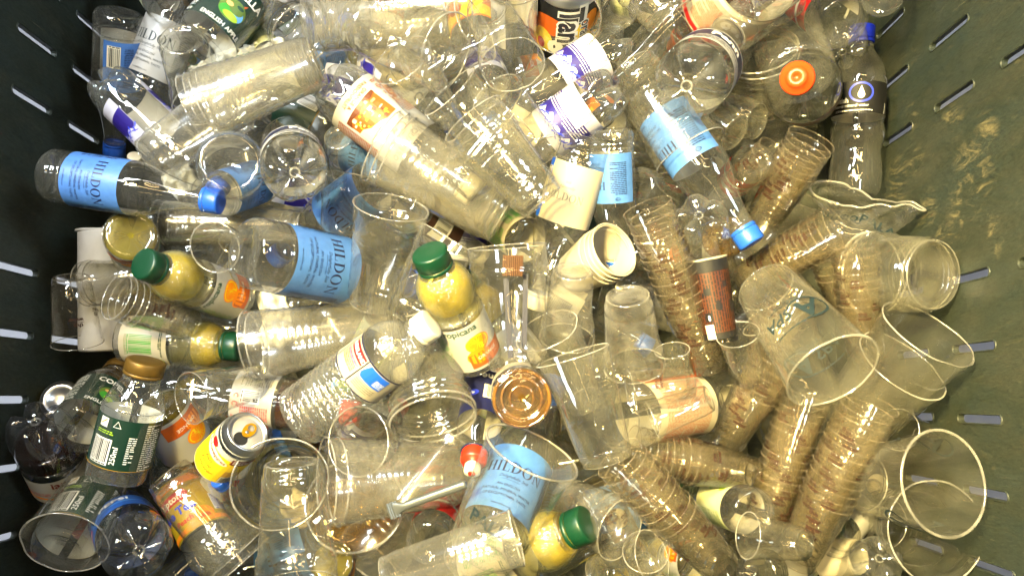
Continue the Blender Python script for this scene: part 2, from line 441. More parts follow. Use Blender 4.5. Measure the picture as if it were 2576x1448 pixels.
for i, (st, dn, cs) in enumerate((('step', 0.03, .0008), ('rib', .0, .0006), ('step', .12, .003), ('plain', .05, .0022), ('notch', .04, .0014))):
    cup('pint%d' % i, .0475, .0325, .136, 'cup_clear', 'cup_rim', .0010, st, 60 + i, .0018, .035, dn, cs)
cup('cloudy', .0475, .0335, .130, 'cup_cloudy', 'cup_rim', .0011, 'step', 70, .0016, .03, .05, .0012)
cup('squat', .050, .041, .088, 'cup_clear', 'cup_rim', .0015, 'step', 71, .001, .02)
cup('lying_tall', .0475, .034, .150, 'cup_cloudy', 'cup_rim', .0012, 'rib', 72, .001, .01)
def aspa():
    ps = []; circ = 2 * math.pi * 44
    for k in range(2):
        p = Print(); ps.append(p)
        u = -circ / 4 + circ * k / 2 + 20
        p.text('ink', 'A', u - 19, 76, 23, bold=.03, shear=.15); p.text('ink', 'SPA', u + 13, 76, 14, bold=.01, shear=.25)
        p.ring('ink', u - 17, 86, 22, 17, 2.2, 70, 330); p.lines('ink', u - 20, 100, u + 24, 104, 3, 1.6); p.lines('ink', u - 16, 66, u + 20, 72, 3, 1.4)
    return ps
cup('aspa', .050, .035, .140, 'cup_clear', 'cup_rim', .0014, 'plain', 80, .0012, .025, .03, .0012, aspa(), name='lettered_plastic_cup')
cup('aspa_short', .050, .036, .120, 'cup_clear', 'cup_rim', .0016, 'plain', 81, .0010, .02, 0, 0, aspa(), name='lettered_plastic_cup')
def pall():
    q = Print(); q.text('ink', 'PALL', -14, 62, 13, bold=.02); p = Print(); p.text('ink', 'CE', 30, 52, 6, bold=.01); p.rect('ink', 35, 51, 52, 51.6); p.rect('ink', 35, 58, 52, 58.6)
    p.text('ink', 'M 08', 44, 52.5, 4.5, bold=.01); p.text('ink', '0848', 42, 44, 4.5, bold=.01)
    return [q, p]
cup('pall', .0475, .0335, .136, 'cup_clear', 'cup_rim', .0013, 'plain', 83, .001, .02, 0, 0, pall(), name='lettered_plastic_cup')
# ivory pots and paper coffee cup
def pot(key, Rt, Rb, L, mat, ribs):
    P = [(0, .002), (Rb * .9, .002), (Rb * .96, 0), (Rb, .003)]
    for k in range(1, 13):
        z = L * k / 13; P.append((Rb + (Rt - Rb) * z / L + (.0008 if ribs and k % 2 else 0), z))
    P += [(Rt, L * .97), (Rt, L), (Rt - .0016, L), (Rt - .0018, L * .9), (Rb - .001, .004), (0, .0045)]
    proto(key, 2 * Rt, L, [('wall', revolve('wall', P, mat, 48, wobble(5, .0006, .05, 0, L)), None), ('rim', torus('rim', Rt, L, .0017, mat, 48), 0)], 'white_pot', 'cup')
pot('pot', .046, .034, .075, 'foam', True)
pot('roll', .040, .040, .150, 'foam_white', False)
def coffee():
    Rt, Rb, L = .034, .026, .110
    solid('sleeve', lin((150, 70, 22)), .5, var=.5, vscale=260)
    rf = lambda z: Rb + (Rt - Rb) * z / L + .0003
    w = revolve('wall', [(0, .004), (Rb, .004), (Rb, 0), (Rt, L), (Rt - .001, L), (Rb - .001, .006), (0, .006)], 'foam', 44)
    s1 = sheet('printed_sleeve', rf, .001, L * .985, 0, 2 * math.pi, 'film_black', 4, 48)
    p = Print(); rnd = random.Random(3)
    p.rect('copper', -60, 10, 60, 92)
    for k in range(24):
        u = -58 + 5 * k; v = 11
        while v < 91:
            q = rnd.uniform(2, 9); p_ = rnd.uniform(1.6, 3.0)
            p.rect('black', u, v, u + p_, min(v + q, 91.5)); v += q + rnd.uniform(.8, 2.5)
    for (u, v, a, b) in ((-14, 62, 12, 9), (4, 40, 9, 13), (-20, 26, 14, 12), (20, 70, 10, 8), (30, 36, 12, 16)): p.rect('black', u, v, u + a, v + b)
    p.ell('white', -13, 31, 2.2, 4); p.rect('cream', -26, 2, -8, 22); p.lines('grey', -25, 3, -10, 21, 2.6, 1)
    proto('coffee', 2 * Rt, L, [('wall', w, None), ('printed_sleeve', s1, 0), ('lettering', p.build('lettering', rf, Rt, 0, .0006), 0), ('rim', torus('rim', Rt, L, .0014, 'foam', 44), 0)], 'coffee_cup', 'paper cup')
coffee()

# ---- bottles
def bottle(key, prof, mat, cap=None, base='plain', label=None, liquid=None, ring=True, name='plastic_bottle', cat='bottle', ribs=(), n=56, sq=0, frost=None, wob=None):
    """prof: (z, r) points; cap=(z0, z1, r, mat, kind); label=(z0, z1, deg0, deg1, film, Print); liquid=(z0, z1, mat)"""
    pts = catmull(prof, 4)
    if ribs:
        q = []
        z0, z1, nr, am = ribs
        zz = np.array([p[0] for p in pts]); rr = np.array([p[1] for p in pts])
        extra = np.linspace(z0, z1, nr * 5); allz = np.unique(np.concatenate([zz, extra]))
        for z in allz:
            r = float(np.interp(z, zz, rr))
            if z0 <= z <= z1: r += am * (math.cos((z - z0) / (z1 - z0) * nr * 2 * math.pi) - 1)
            q.append((float(z), r))
        pts = q
    zz = np.array([p[0] for p in pts]); rr = np.array([p[1] for p in pts])
    rf = lambda z: float(np.interp(z, zz, rr))
    Rb = pts[0][1]
    if base == 'petal':
        Rm = rf(.03)
        rows = [(0, -1)] + [(Rm * f, -1) for f in (.10, .18, .28, .38, .48, .58, .68, .77, .85, .91, .955, .985)]
        P = [(r, z) for z, r in pts if z > .027]; rows.append((P[0][0], P[0][1]))
        def df(x, y, z):
            if z > -.5: return (x, y, z)
            ro = math.hypot(x, y) / Rm; a = math.atan2(y, x)
            c = abs(math.cos(2.5 * a)) ** 5
            val = .007 + .022 * ro ** 2.0 + (.004 * ro ** 12)
            ft = .007 * (1 - ro / .62) ** 2 if ro < .62 else .020 * ((ro - .62) / .38) ** 2.4
            ft += .0
            z = c * val + (1 - c) * ft
            return (x, y, z)
    else:
        P = [(0, .0062), (Rb * .14, .0060), (Rb * .17, .0046), (Rb * .42, .0052), (Rb * .45, .0036), (Rb * .70, .0036), (Rb * .74, .0014), (Rb * .9, 0)] + [(r, z) for z, r in pts]
        df = None
    if sq:
        df0 = df
        def df(x, y, z):
            if df0: x, y, z = df0(x, y, z)
            a = math.atan2(y, x); k = 1 + sq * (-math.cos(4 * a)) * max(0, min(1, (prof[-1][0] * .62 - z) / .02 + .2))
            return (x * k, y * k, z)
    if wob:
        df1 = df; wf = wobble(wob[0], wob[1], wob[2], wob[3], prof[-1][0])
        def df(x, y, z):
            if df1: x, y, z = df1(x, y, z)
            return wf(x, y, z)
    parts = [('body', revolve('body', P, mat, n, df), None)]
    if base == 'petal':
        parts.append(('base', revolve('base', catmull(rows[:-1], 2)[:-1] + rows[-2:], 'pet_base_dark' if mat == 'pet_dark' else 'pet_base', 100, df), 0))
        parts.append(('gate_mark', torus('gate_mark', .0045, .0066, .0011, 'cup_rim', 20, 6), 0))
    zt = pts[-1][0]; rn = pts[-1][1]
    if ring: parts.append(('neck_ring', torus('neck_ring', rn + .0012, (cap[0] if cap else zt) - .004, .0014, mat, 40, 8, .7), 0))
    Ltot = zt
    if cap:
        z0, z1, rc, cm = cap[:4]; kind = cap[4] if len(cap) > 4 else 'screw'
        ch = z1 - z0
        kn = lambda x, y, z: (x * (1 + .012 * math.cos(30 * math.atan2(y, x))), y * (1 + .012 * math.cos(30 * math.atan2(y, x))), z)
        if kind == 'screw':
            cp = [(rc * .97, z0 + ch * .22), (rc, z0 + ch * .26), (rc, z1 - ch * .12), (rc * .96, z1 - ch * .03), (rc * .86, z1), (rc * .3, z1 + .0002), (0, z1)]
            parts.append(('cap', revolve('cap', cp, cm, 60, kn), None)); ci = len(parts) - 1
            parts.append(('tamper_ring', revolve('tamper_ring', [(rc * .98, z0), (rc * 1.01, z0 + .001), (rc * 1.01, z0 + ch * .17), (rc * .97, z0 + ch * .2)], cm, 48), ci))
        elif kind == 'cone':
            cp = [(rc, z0), (rc, z0 + ch * .18), (rc * .78, z0 + ch * .22), (rc * .62, z0 + ch * .8), (rc * .5, z1 - ch * .06), (rc * .35, z1), (0, z1)]
            parts.append(('cap', revolve('cap', cp, cm, 44), None))
        elif kind == 'sport':
            cp = [(rc, z0), (rc * 1.02, z0 + ch * .42), (rc * .9, z0 + ch * .52), (rc * .55, z0 + ch * .58), (rc * .55, z0 + ch * .62)]
            parts.append(('cap', revolve('cap', cp, cm, 44), None)); ci = len(parts) - 1
            parts.append(('collar', torus('collar', rc * 1.03, z0 + .001, .0016, 'cap_navy', 44, 8), ci))
            parts.append(('spout', revolve('spout', [(rc * .5, z0 + ch * .58), (rc * .62, z0 + ch * .66), (rc * .62, z1 - ch * .06), (rc * .4, z1), (0, z1)], 'cap_white', 40), ci))
            parts.append(('valve', revolve('valve', [(rc * .28, z1 - .001), (rc * .28, z1 + .0012), (0, z1 + .0014)], 'cap_red', 20), ci))
        elif kind == 'dome':
            cp = [(rc, z0), (rc * 1.02, z0 + ch * .5), (rc * .94, z0 + ch * .62), (rc * .70, z0 + ch * .66), (rc * .62, z0 + ch * .9), (rc * .5, z1), (rc * .2, z1), (rc * .18, z1 - .002), (0, z1 - .002)]
            parts.append(('cap', revolve('cap', cp, cm, 44), None))
        Ltot = z1
    if label:
        z0, z1, d0, d1, fm, pr = label
        parts.append(('label', sheet('label', rf, z0, z1, R(d0), R(d1), fm, 8, 48), None)); li = len(parts) - 1
        if pr: parts.append(('lettering', pr.build('lettering', rf, rf((z0 + z1) / 2)), li))
    if liquid:
        z0, z1, lm = liquid
        lp = [(0, z0 + .002), (rf(z0) * .8, z0 + .0015), (rf(z0) * .95, z0 + .003)] + [(rf(z) * .965, z) for z in np.linspace(z0 + .004, z1, 14)] + [(0, z1 - .001)]
        parts.append(('drink', revolve('drink', lp, lm, 40), None))
    proto(key, 2 * float(rr[rr.size // 8:].max()), Ltot, parts, name, cat)

def hildon_print(ink='navy', small=True):
    p = Print()
    p.serif(ink, 'HILDON', 0, 72, 11.5); p.text(ink, 'Delightfully Still', 2, 66, 3.2, shear=.3); p.rect(ink, -9, 63.8, 9, 64.1)
    p.text(ink, 'AN ENGLISH', 0, 57, 2.8); p.text(ink, 'NATURAL MINERAL WATER', 0, 51.5, 2.8); p.text(ink, 'OF EXCEPTIONAL TASTE', 0, 46, 2.8)
    p.text(ink, 'www.hildon.com', 0, 37, 2.0)
    p.bars('black', 'cream', 52, 42, 14, 26); p.text(ink, '500ml', 46, 92, 4.2); p.lines(ink, 34, 40, 46, 94, 2.4, 1.0); p.lines(ink, -60, 44, -36, 92, 2.6, 1.1)
    p.ring(ink, -46, 97, 3.2, 2.6, .5); p.text(ink, 'CWD', -46, 96, 2.4)
    return p
HPROF = [(.001, .029), (.006, .0318), (.014, .0325), (.018, .0318), (.021, .0325), (.025, .0318), (.028, .0325), (.031, .0320), (.034, .0325), (.103, .0325), (.115, .0318), (.130, .0280), (.150, .0212), (.172, .0160), (.188, .0138), (.196, .0132), (.204, .0132)]
bottle('hildon', HPROF, 'pet_clear', (.192, .213, .0152, 'cap_blue'), 'plain', (.033, .103, -128, 128, 'film_blue', hildon_print()), name='water_bottle')
bottle('hildon_white', HPROF, 'pet_clear', (.192, .213, .0152, 'cap_blue'), 'plain', (.033, .103, -128, 110, 'film_white', hildon_print('ink')), name='water_bottle')
def hback():
    p = Print(); p.serif('grey', 'HILDON', 6, 76, 9, rot=180); p.text('grey', 'Naturally', 6, 62, 3.4, rot=180, shear=.3); p.text('grey', 'Still', 6, 56, 3, rot=180)
    p.rect('blue', 34, 33, 46, 103); p.bars('black', 'cream', 36.5, 45, 7, 40); return p
bottle('hildon_back', HPROF, 'pet_clear', (.192, .213, .0152, 'cap_white'), 'plain', (.033, .103, -120, 120, 'film_cream', hback()), name='water_bottle')

PPROF = [(.0, .029), (.026, .0318), (.034, .0325), (.075, .0325), (.142, .0325), (.150, .0315), (.158, .0322), (.166, .0300), (.180, .0235), (.194, .0160), (.202, .0138), (.214, .0135)]
bottle('purple', [(.0, .029), (.026, .0318), (.034, .0325), (.090, .0325), (.100, .0325), (.112, .0318), (.120, .0325), (.140, .0312), (.158, .0262), (.178, .0180), (.190, .0138), (.200, .0135)],
       'pet_clear', (.192, .212, .0150, 'cap_blue'), 'petal', (.040, .100, -140, 140, 'film_purple', None), name='water_bottle')
def purple_print2():
    p = Print()
    p.poly('purple', [(-79, 68)] + [(-79 + 5.5 * k, 82 + 4 * math.sin(k * 1.9) + 2 * math.sin(k * .7)) for k in range(29)] + [(79, 68)])
    p.rect('purple', -79, 56, 79, 68.2)
    for k in range(30):
        u = -78 + 5.3 * k; p.ell('royal', u, 85 + 3 * math.sin(k * 2.1), 3.6, 1.2, 10, rot=40 + 30 * math.sin(k)); p.ell('violet', u + 3, 88 + 3 * math.cos(k * 1.7), 3, .8, 8, rot=-30)
    for k in range(6): p.lines('white', -36, 58 + 3.2 * k, 36, 61 + 3.2 * k, 2.8, 1.0)
    p.rect('white', -24, 43, 26, 64)
    p.text('navy', '500ml', -16, 47, 5, rot=90, bold=.01); p.lines('navy', -8, 44, 24, 63, 2.6, 1.1)
    p.ring('navy', 12, 41.5, 2.6, 1.6, .6, n=3); p.lines('grey', 34, 42, 60, 54, 2.4, 1)
    return p
PROTO['purple']['parts'].append(('lettering', purple_print2().build('lettering', lambda z: .0325, .0325), [i for i, q in enumerate(PROTO['purple']['parts']) if q[0] == 'label'][0]))

TPROF = [(.001, .0265), (.004, .0295), (.010, .0305), (.074, .0305), (.079, .0288), (.084, .0262), (.089, .0272), (.097, .0296), (.107, .0305), (.117, .0294), (.127, .0250), (.134, .0200), (.140, .0175), (.150, .0172)]
def trop_print(side=0):
    p = Print()
    if side == 0:
        p.text('dgreen', 'Tropicana', -4, 64, 8, bold=.02)
        p.ell('orange', 14, 46, 15, 11); p.ell('yellow', 14, 46.5, 13, 9.2); p.ell('orange', 14, 46.5, 11.6, 8)
        for k in range(8):
            a = k * math.pi / 8; p.add('yellow', [(-11 * math.cos(a) - .3, -7.6 * math.sin(a)), (-11 * math.cos(a) + .3, -7.6 * math.sin(a) + .2), (11 * math.cos(a) + .3, 7.6 * math.sin(a)), (11 * math.cos(a) - .3, 7.6 * math.sin(a) - .2)], [(0, 1, 2, 3)], 14, 46.5)
        p.ell('orange', 9, 30, 13, 10); p.rect('dorange', -2, 20, 46, 34); p.text('white', 'ORANGE', 20, 25, 4.4); p.rect('rust', -2, 15, 46, 20)
        for k in range(5):
            p.ring('green', -26, 58 - 9 * k, 7, 4.4, .5); p.text('green', ('108', '23.5g', '0g', '0g', '0g')[k], -26, 56.6 - 9 * k, 3.2)
        p.lines('leaf', -50, 22, -36, 64, 2.4, 1.0); p.ring('green', -42, 17, 3, 2.6, .9, 20, 330)
    else:
        p.bars('green', None, -6, 24, 26, 30); p.text('leaf', '5022313649912', 8, 18, 3); p.ring('lime', 32, 62, 6, 6, 2.4, 10, 300); p.ring('green', 32, 62, 6, 6, 2.4, 310, 360)
        p.lines('leaf', 24, 22, 54, 52, 2.4, 1.1); p.lines('green', -44, 18, -14, 66, 2.4, 1.1); p.text('dgreen', 'all', 44, 16, 7, bold=.02); p.lines('dgreen', -10, 62, 22, 68, 2.4, 1.2)
    return p
def trop(key, side, bulb, resid):
    bottle(key, TPROF, 'pet_clear', (.136, .158, .0190, 'cap_green'), 'plain', (.011, .073, -170, 170, 'film_white' if side == 0 else 'film_cream', trop_print(side)), name='juice_bottle')
    pr = PROTO[key]; zz = [p[0] for p in catmull(TPROF, 4)]; rr = [p[1] for p in catmull(TPROF, 4)]
    rf = lambda z: float(np.interp(z, zz, rr))
    pr['parts'].append(('frosted_shoulder', revolve('frosted_shoulder', [(rf(z) + .0003, z) for z in np.linspace(.077, .134, 22)], 'pet_frost', 48), 0))
    if resid:
        pr['parts'].append(('juice_residue', revolve('juice_residue', [(rf(z) * .93, z) for z in np.linspace(resid[0], resid[1], 14)], bulb, 40), 0))
trop('trop', 0, 'juice', (.088, .132)); trop('trop_back', 1, 'juice', (.104, .130)); trop('trop_full', 0, 'juice_gold', (.012, .128))

CPROF = [(.001, .027), (.004, .0305), (.010, .0325), (.078, .0325), (.084, .0318), (.094, .0290), (.104, .0240), (.112, .0195), (.118, .0175), (.130, .0172)]
def cop_print(side):
    p = Print()
    if side == 0:
        p.text('white', 'COPELLA', 0, 62, 8.0, bold=.03); p.ell('leaf', 0, 44, 15, 12.5); p.ell('sky', 5, 42, 9, 8); p.ell('green', -5, 40, 8, 6); p.ell('lime', 2, 37, 9, 4); p.ell('leaf', 3, 47, 8, 6); p.ell('tan', -6, 48, 4, 2.6)
        p.ell('dgreen', 5, 51, 4, 2); p.poly('rust', [(6, 56), (10, 59), (8, 54)])
        p.text('white', 'ENGLISH APPLE', 0, 22, 5.0, bold=.01); p.lines('white', -62, 20, -36, 74, 2.4, 1.1)
    else:
        p.bars('black', 'white', -31, 27, 20, 24); p.text('white', '250ml', -2, 36, 5.6, rot=90, bold=.01); p.rect('white', -29, 64, -19, 74); p.poly('gold', [(-28, 66), (-20, 72), (-21, 73), (-28.5, 67)])
        p.ring('white', -8, 69, 5, 5, .9, 90, 450, 3); p.lines('lime', -30, 56, -10, 62, 2.3, 1.1); p.lines('white', 6, 28, 14, 60, 2.4, 1.0)
        p.lines('white', 22, 20, 40, 74, 2.5, 1.1); p.rect('gold', -90, 20.5, 90, 21)
    return p
for k, sd in (('copella', 0), ('copella_back', 1)):
    bottle(k, CPROF, 'pet_clear', (.119, .136, .0205, 'cap_gold'), 'plain', (.020, .076, -172, 172, 'film_green', cop_print(sd)), name='juice_bottle', sq=.035)
def kirk_print():
    p = Print()
    p.rect('navy', -98, 88.5, 98, 90.4); p.rect('navy', -98, 123.6, 98, 125.5)
    p.rect('maroon', -27, 112, 2, 122); p.text('white', 'KIRKLAND', -12.5, 114.6, 4.6, bold=.02); p.rect('navy', -30, 90, -28.6, 124); p.rect('navy', 3.4, 90, 4.6, 124)
    p.lines('rust', -26, 98, 0, 111, 2.3, 1.1); p.rect('royal', -26, 108, 0, 108.6)
    p.poly('blue', [(6, 110), (9, 106), (36, 106), (36, 123), (10, 123), (8, 119)]); p.lines('white', 24, 107.5, 35, 117, 2.1, .9); p.lines('grey', 8, 92, 34, 104, 2.4, 1.1)
    p.text('blue', 'SIGNATURE', -60, 106, 6, bold=.02)
    return p
bottle('kirk', [(.001, .027), (.006, .0325), (.014, .0345), (.084, .0345), (.088, .0335), (.126, .0335), (.130, .0345), (.140, .0335), (.152, .0285), (.162, .0205), (.168, .0150), (.180, .0140)],
       'pet_dew', (.172, .189, .0165, 'cap_white'), 'plain', (.0885, .1255, -165, 165, 'film_cream', kirk_print()), name='water_bottle', ribs=(.012, .086, 9, .0016))
def coke_print():
    p = Print()
    p.bars('black', 'white', -14, 96, 13, 16); p.lines('red', 4, 92, 24, 124, 2.3, 1.1); p.text('red', 'C', -8, 86, 5, bold=.02); p.ring('red', 2, 88, 3, 3, .9, 30, 330); p.lines('red', 28, 100, 44, 124, 2.6, 1.1)
    p.text('red', 'diet', 20, 84, 4, shear=.2); p.rect('red', 34, 84, 44, 96); p.lines('grey', -42, 90, -20, 124, 2.4, 1)
    return p
COKE = [(.001, .027), (.010, .0318), (.030, .0325), (.050, .0305), (.068, .0298), (.082, .0318), (.127, .0318), (.140, .0322), (.158, .0285), (.176, .0200), (.190, .0148), (.203, .0135)]
bottle('coke', COKE, 'pet_clear', (.196, .216, .0152, 'cap_red'), 'plain', (.082, .127, -160, 160, 'film_white', coke_print()), (.128, .150, 'cola'), name='cola_bottle')
def qs_print():
    p = Print()
    p.text('grey', 'QUATTRO', 4, 116, 6.4, bold=.0); p.text('grey', 'STAGIONI', 6, 107, 4.6); p.ring('dorange', -10, 105, 5, 5, .8, 30, 300)
    p.text('dorange', 'ng', -2, 101, 5, shear=.3)
    p.rect('sepia', -22, 54, 26, 88)
    rnd = random.Random(8)
    for k in range(60):
        u, v = rnd.uniform(-20, 20), rnd.uniform(56, 84); p.rect(rnd.choice(['dsepia', 'orange', 'tan', 'gold', 'sepia', 'rust', 'pink']), u, v, u + rnd.uniform(1.5, 6), v + rnd.uniform(1.5, 5))
    p.poly('dsepia', [(-22, 54), (26, 54), (26, 62), (18, 58), (6, 61), (-6, 57), (-14, 60), (-22, 57)])
    p.poly('pink', [(26, 88), (26, 72), (18, 74), (12, 80), (0, 84), (-8, 88)]); p.text('dorange', 'ORANGE &', -4, 47, 4.2, bold=.01); p.text('dorange', 'PASSIONFRUIT', -6, 41, 4.2, bold=.01)
    p.lines('sepia', 29, 44, 60, 100, 2.2, 1.1); p.lines('sepia', -60, 44, -30, 100, 2.4, 1.1)
    return p
QPROF = [(.001, .029), (.006, .0335), (.014, .0350), (.126, .0350), (.136, .0338), (.150, .0300), (.168, .0220), (.184, .0165), (.198, .0150)]
bottle('quattro', QPROF, 'pet_clear', (.190, .208, .0170, 'cap_white'), 'petal', (.036, .126, -165, 165, 'film_white', qs_print()), name='juice_bottle')
def leaflet():
    p = Print(); p.lines('rust', -38, 46, -6, 116, 2.3, 1.0); p.lines('rust', -3, 46, 30, 116, 2.3, 1.0); p.rect('rust', -70, 37, -42, 126)
    p.rect('dsepia', -66, 40, -48, 122); p.lines('dsepia', 32, 44, 44, 116, 2.4, 1.3); return p
bottle('leaflet', QPROF, 'pet_clear', (.190, .208, .0170, 'cap_white'), 'plain', (.036, .126, -165, 165, 'film_cream', leaflet()), name='juice_bottle')
def drop_print():
    p = Print()
    p.ring('royal', 0, 122, 15, 12.5, 2.4); p.ell('white', 0, 119, 4.2, 4.6); p.poly('white', [(-3.9, 120.6), (3.9, 120.6), (0, 130)])
    p.text('white', 'British', -26, 110, 6, bold=.02); p.text('white', 'natural mineral water', -13, 104.5, 3.6, bold=.01); p.text('white', 'still', -30, 99, 3.4); p.lines('white', -26, 99, 14, 102, 2.6, 1.4)
    p.text('white', 'water', 36, 104, 4, rot=80); return p
bottle('drop', [(.001, .027), (.006, .0300), (.014, .0315), (.030, .0320), (.046, .0300), (.054, .0292), (.062, .0305), (.080, .0330), (.092, .0300), (.097, .0322), (.136, .0325), (.148, .0315), (.164, .0270), (.178, .0180), (.186, .0145), (.198, .0140)],
       'pet_clear', (.190, .212, .0158, 'cap_royal'), 'plain', (.097, .136, -175, 175, 'film_black', drop_print()), name='water_bottle')
def pepsi_print():
    p = Print(); p.text('white', 'PEPSI', 0, 92, 10, bold=.03); p.rect('sky', -84, 84, 84, 86); p.ell('red', -40, 90, 9, 9); p.ell('white', -40, 90, 7, 3); p.text('white', 'PEPSI', 60, 92, 10, bold=.03); return p
bottle('pepsi', [(.0, .03), (.030, .0325), (.060, .0312), (.066, .0318), (.110, .0318), (.118, .0325), (.140, .0318), (.165, .0230), (.184, .0148), (.203, .0135)], 'pet_dark', (.195, .215, .0152, 'cap_blue'), 'petal',
       (.066, .110, -175, 175, 'film_pepsi', pepsi_print()), name='cola_bottle')
def dian_print():
    p = Print(); p.text('maroon', 'iar', 0, 84, 10, bold=.02, rot=180); p.rect('orange', -84, 100, 84, 103); p.lines('red', -60, 92, 60, 98, 3, 1.2); return p
bottle('dark_cola', [(.0, .03), (.030, .0325), (.060, .0312), (.066, .0318), (.110, .0318), (.118, .0325), (.140, .0318), (.165, .0230), (.184, .0148), (.203, .0135)], 'pet_dark', (.195, .215, .0152, 'cap_red'), 'petal',
       (.072, .110, -175, 175, 'film_white', dian_print()), (.040, .062, 'cola'), name='cola_bottle')
def lip_print():
    p = Print(); p.rect('orange', -84, 112, 84, 122); p.poly('red', [(-22, 92), (20, 92), (24, 99), (20, 106), (-22, 106), (-26, 99)]); p.text('white', 'Lipton', -1, 95, 9, bold=.03)
    p.text('white', 'BREAK', 0, 114, 4, bold=.01)
    p.text('royal', 'Ice Tea', 2, 76, 11, bold=.04); p.text('red', 'Peach', 6, 62, 7, bold=.02); p.ell('orange', 30, 62, 12, 10); p.ell('rust', 30, 58, 7, 5); p.poly('green', [(-34, 86), (-24, 92), (-20, 84), (-30, 80)])
    p.bars('violet', 'white', 46, 66, 22, 20); p.text('white', '500ml', 58, 92, 5); p.rect('orange', -84, 50, 84, 56); return p
bottle('lipton', [(.0, .03), (.030, .0325), (.046, .0318), (.050, .0322), (.124, .0322), (.130, .0325), (.150, .0300), (.172, .0210), (.188, .0150), (.203, .0140)], 'pet_clear', (.195, .215, .0155, 'cap_blue'), 'petal',
       (.048, .124, -175, 175, 'film_yellow', lip_print()), name='tea_bottle')
def penny():
    p = Print(); p.rect('navy', -90, 62, 90, 82); p.text('white', 'Penn', 0, 67, 12, bold=.04); p.lines('navy', -30, 50, 30, 60, 2.4, 1.1); p.text('white', 'Penn', 70, 67, 12, bold=.04); p.text('white', 'Penn', -70, 67, 12, bold=.04); return p
bottle('penny', PPROF, 'pet_clear', (.204, .222, .0152, 'cap_white'), 'petal', (.046, .086, -175, 175, 'film_white', penny()), name='water_bottle')
bottle('plain_petal', PPROF, 'pet_clear', (.204, .222, .0152, 'cap_white'), 'petal', None, name='water_bottle')
bottle('plain_ring_white', HPROF, 'pet_clear', (.192, .213, .0152, 'cap_white'), 'plain', None, name='water_bottle')
bottle('plain_ring', HPROF, 'pet_clear', (.192, .213, .0152, 'cap_blue'), 'plain', None, name='water_bottle')
bottle('amber_petal', PPROF, 'pet_clear', (.204, .222, .0152, 'cap_orange'), 'petal', None, (.012, .045, 'amber'), name='drink_bottle')
bottle('yellow_base', TPROF, 'pet_clear', (.136, .158, .0190, 'cap_green'), 'plain', (.03, .073, -170, 170, 'film_white', trop_print(0)), (.004, .009, 'juice_gold'), name='juice_bottle')
bottle('amber_base', TPROF, 'pet_clear', (.136, .158, .0205, 'cap_gold'), 'plain', (.03, .073, -170, 170, 'film_cream', None), (.004, .008, 'amber'), name='juice_bottle')
for r_, z_, t_ in ((.0275, .0010, .0016), (.0200, .0034, .0012), (.0120, .0046, .0010)): PROTO['amber_base']['parts'].append(('base_ring', torus('base_ring', r_, z_, t_, 'amber_edge', 48, 8), 0))
bottle('dimpled', [(.001, .033), (.01, .041), (.16, .041), (.19, .036), (.22, .024), (.245, .016), (.26, .014)], 'pet_dew', (.25, .27, .0165, 'cap_blue'), 'plain', None, name='water_bottle', wob=(4, .002, .02, .05))
def moc_print():
    p = Print(); p.rect('red', -130, 96, 130, 102); p.rect('cream', -130, 40, 130, 46); p.rect('navy', 2, 78, 34, 88); p.lines('white', 4, 79, 32, 88, 3.4, 1.8); p.rect('navy', 36, 78, 44, 88); p.lines('rust', -30, 52, -4, 92, 2.6, 1.2); p.lines('rust', 2, 60, 40, 74, 2.6, 1.2); p.ell('lime', 40, 58, 7, 3.5); return p
bottle('mocha', [(.001, .036), (.012, .044), (.10, .0445), (.112, .044), (.135, .037), (.160, .024), (.178, .0165), (.188, .015)], 'pet_clear', (.180, .214, .0165, 'cap_orange', 'cone'), 'plain', (.038, .104, -165, 165, 'film_cream', moc_print()), (.105, .142, 'tea_brown'), name='drink_bottle')
def org_print():
    p = Print(); p.rect('yellow', -80, 40, 80, 62); p.text('dorange', 'Orange', 0, 92, 9, bold=.03); p.ell('yellow', 6, 70, 16, 12); p.ell('dorange', -20, 60, 10, 8); p.lines('cream', 26, 80, 50, 98, 3, 1.4); p.text('cream', 'still', 0, 80, 6); return p
bottle('orange_label', HPROF, 'pet_clear', (.192, .213, .0152, 'cap_blue'), 'plain', (.036, .108, -165, 165, 'film_orange', org_print()), name='drink_bottle')
def pack_print():
    p = Print(); p.rect('white', -18, 50, 12, 84); p.bars('black', None, -14, 54, 18, 26); p.lines('white', 16, 50, 44, 84, 2.6, 1.2)
    p.poly('white', [(20, 84), (50, 88), (54, 104), (30, 108), (16, 98)]); p.poly('navy', [(24, 100), (34, 92), (40, 96), (46, 90), (48, 100), (36, 106)]); return p
bottle('brown_label', HPROF, 'pet_clear', (.192, .213, .0152, 'cap_white'), 'plain', (.036, .110, -165, 165, 'film_brown', pack_print()), name='drink_bottle')
def bluebar():
    p = Print(); p.bars('navy', 'cream', -16, 70, 16, 22); p.ell('royal', 18, 84, 10, 6); p.ell('white', 20, 84, 6, 3); p.ell('royal', 34, 76, 8, 5); p.ell('white', 34, 76, 4, 2); p.text('white', 'one', -6, 46, 12, bold=.02); p.rect('navy', -80, 40, 80, 41); return p
bottle('sport', [(.001, .028), (.008, .0325), (.10, .0325), (.124, .0325), (.140, .0300), (.156, .0220), (.168, .0165), (.178, .0155)], 'pet_clear', (.170, .208, .0185, 'cap_red', 'sport'), 'plain', (.036, .118, -165, 165, 'film_navy', bluebar()), name='water_bottle')
bottle('red_dome', [(.001, .040), (.014, .0455), (.08, .046), (.12, .0455), (.150, .040), (.172, .028), (.186, .0185), (.194, .0165)], 'pet_clear', (.188, .212, .0190, 'cap_dome', 'dome'), 'petal', (.05, .11, -170, 170, 'film_cream', moc_print()), name='drink_bottle')
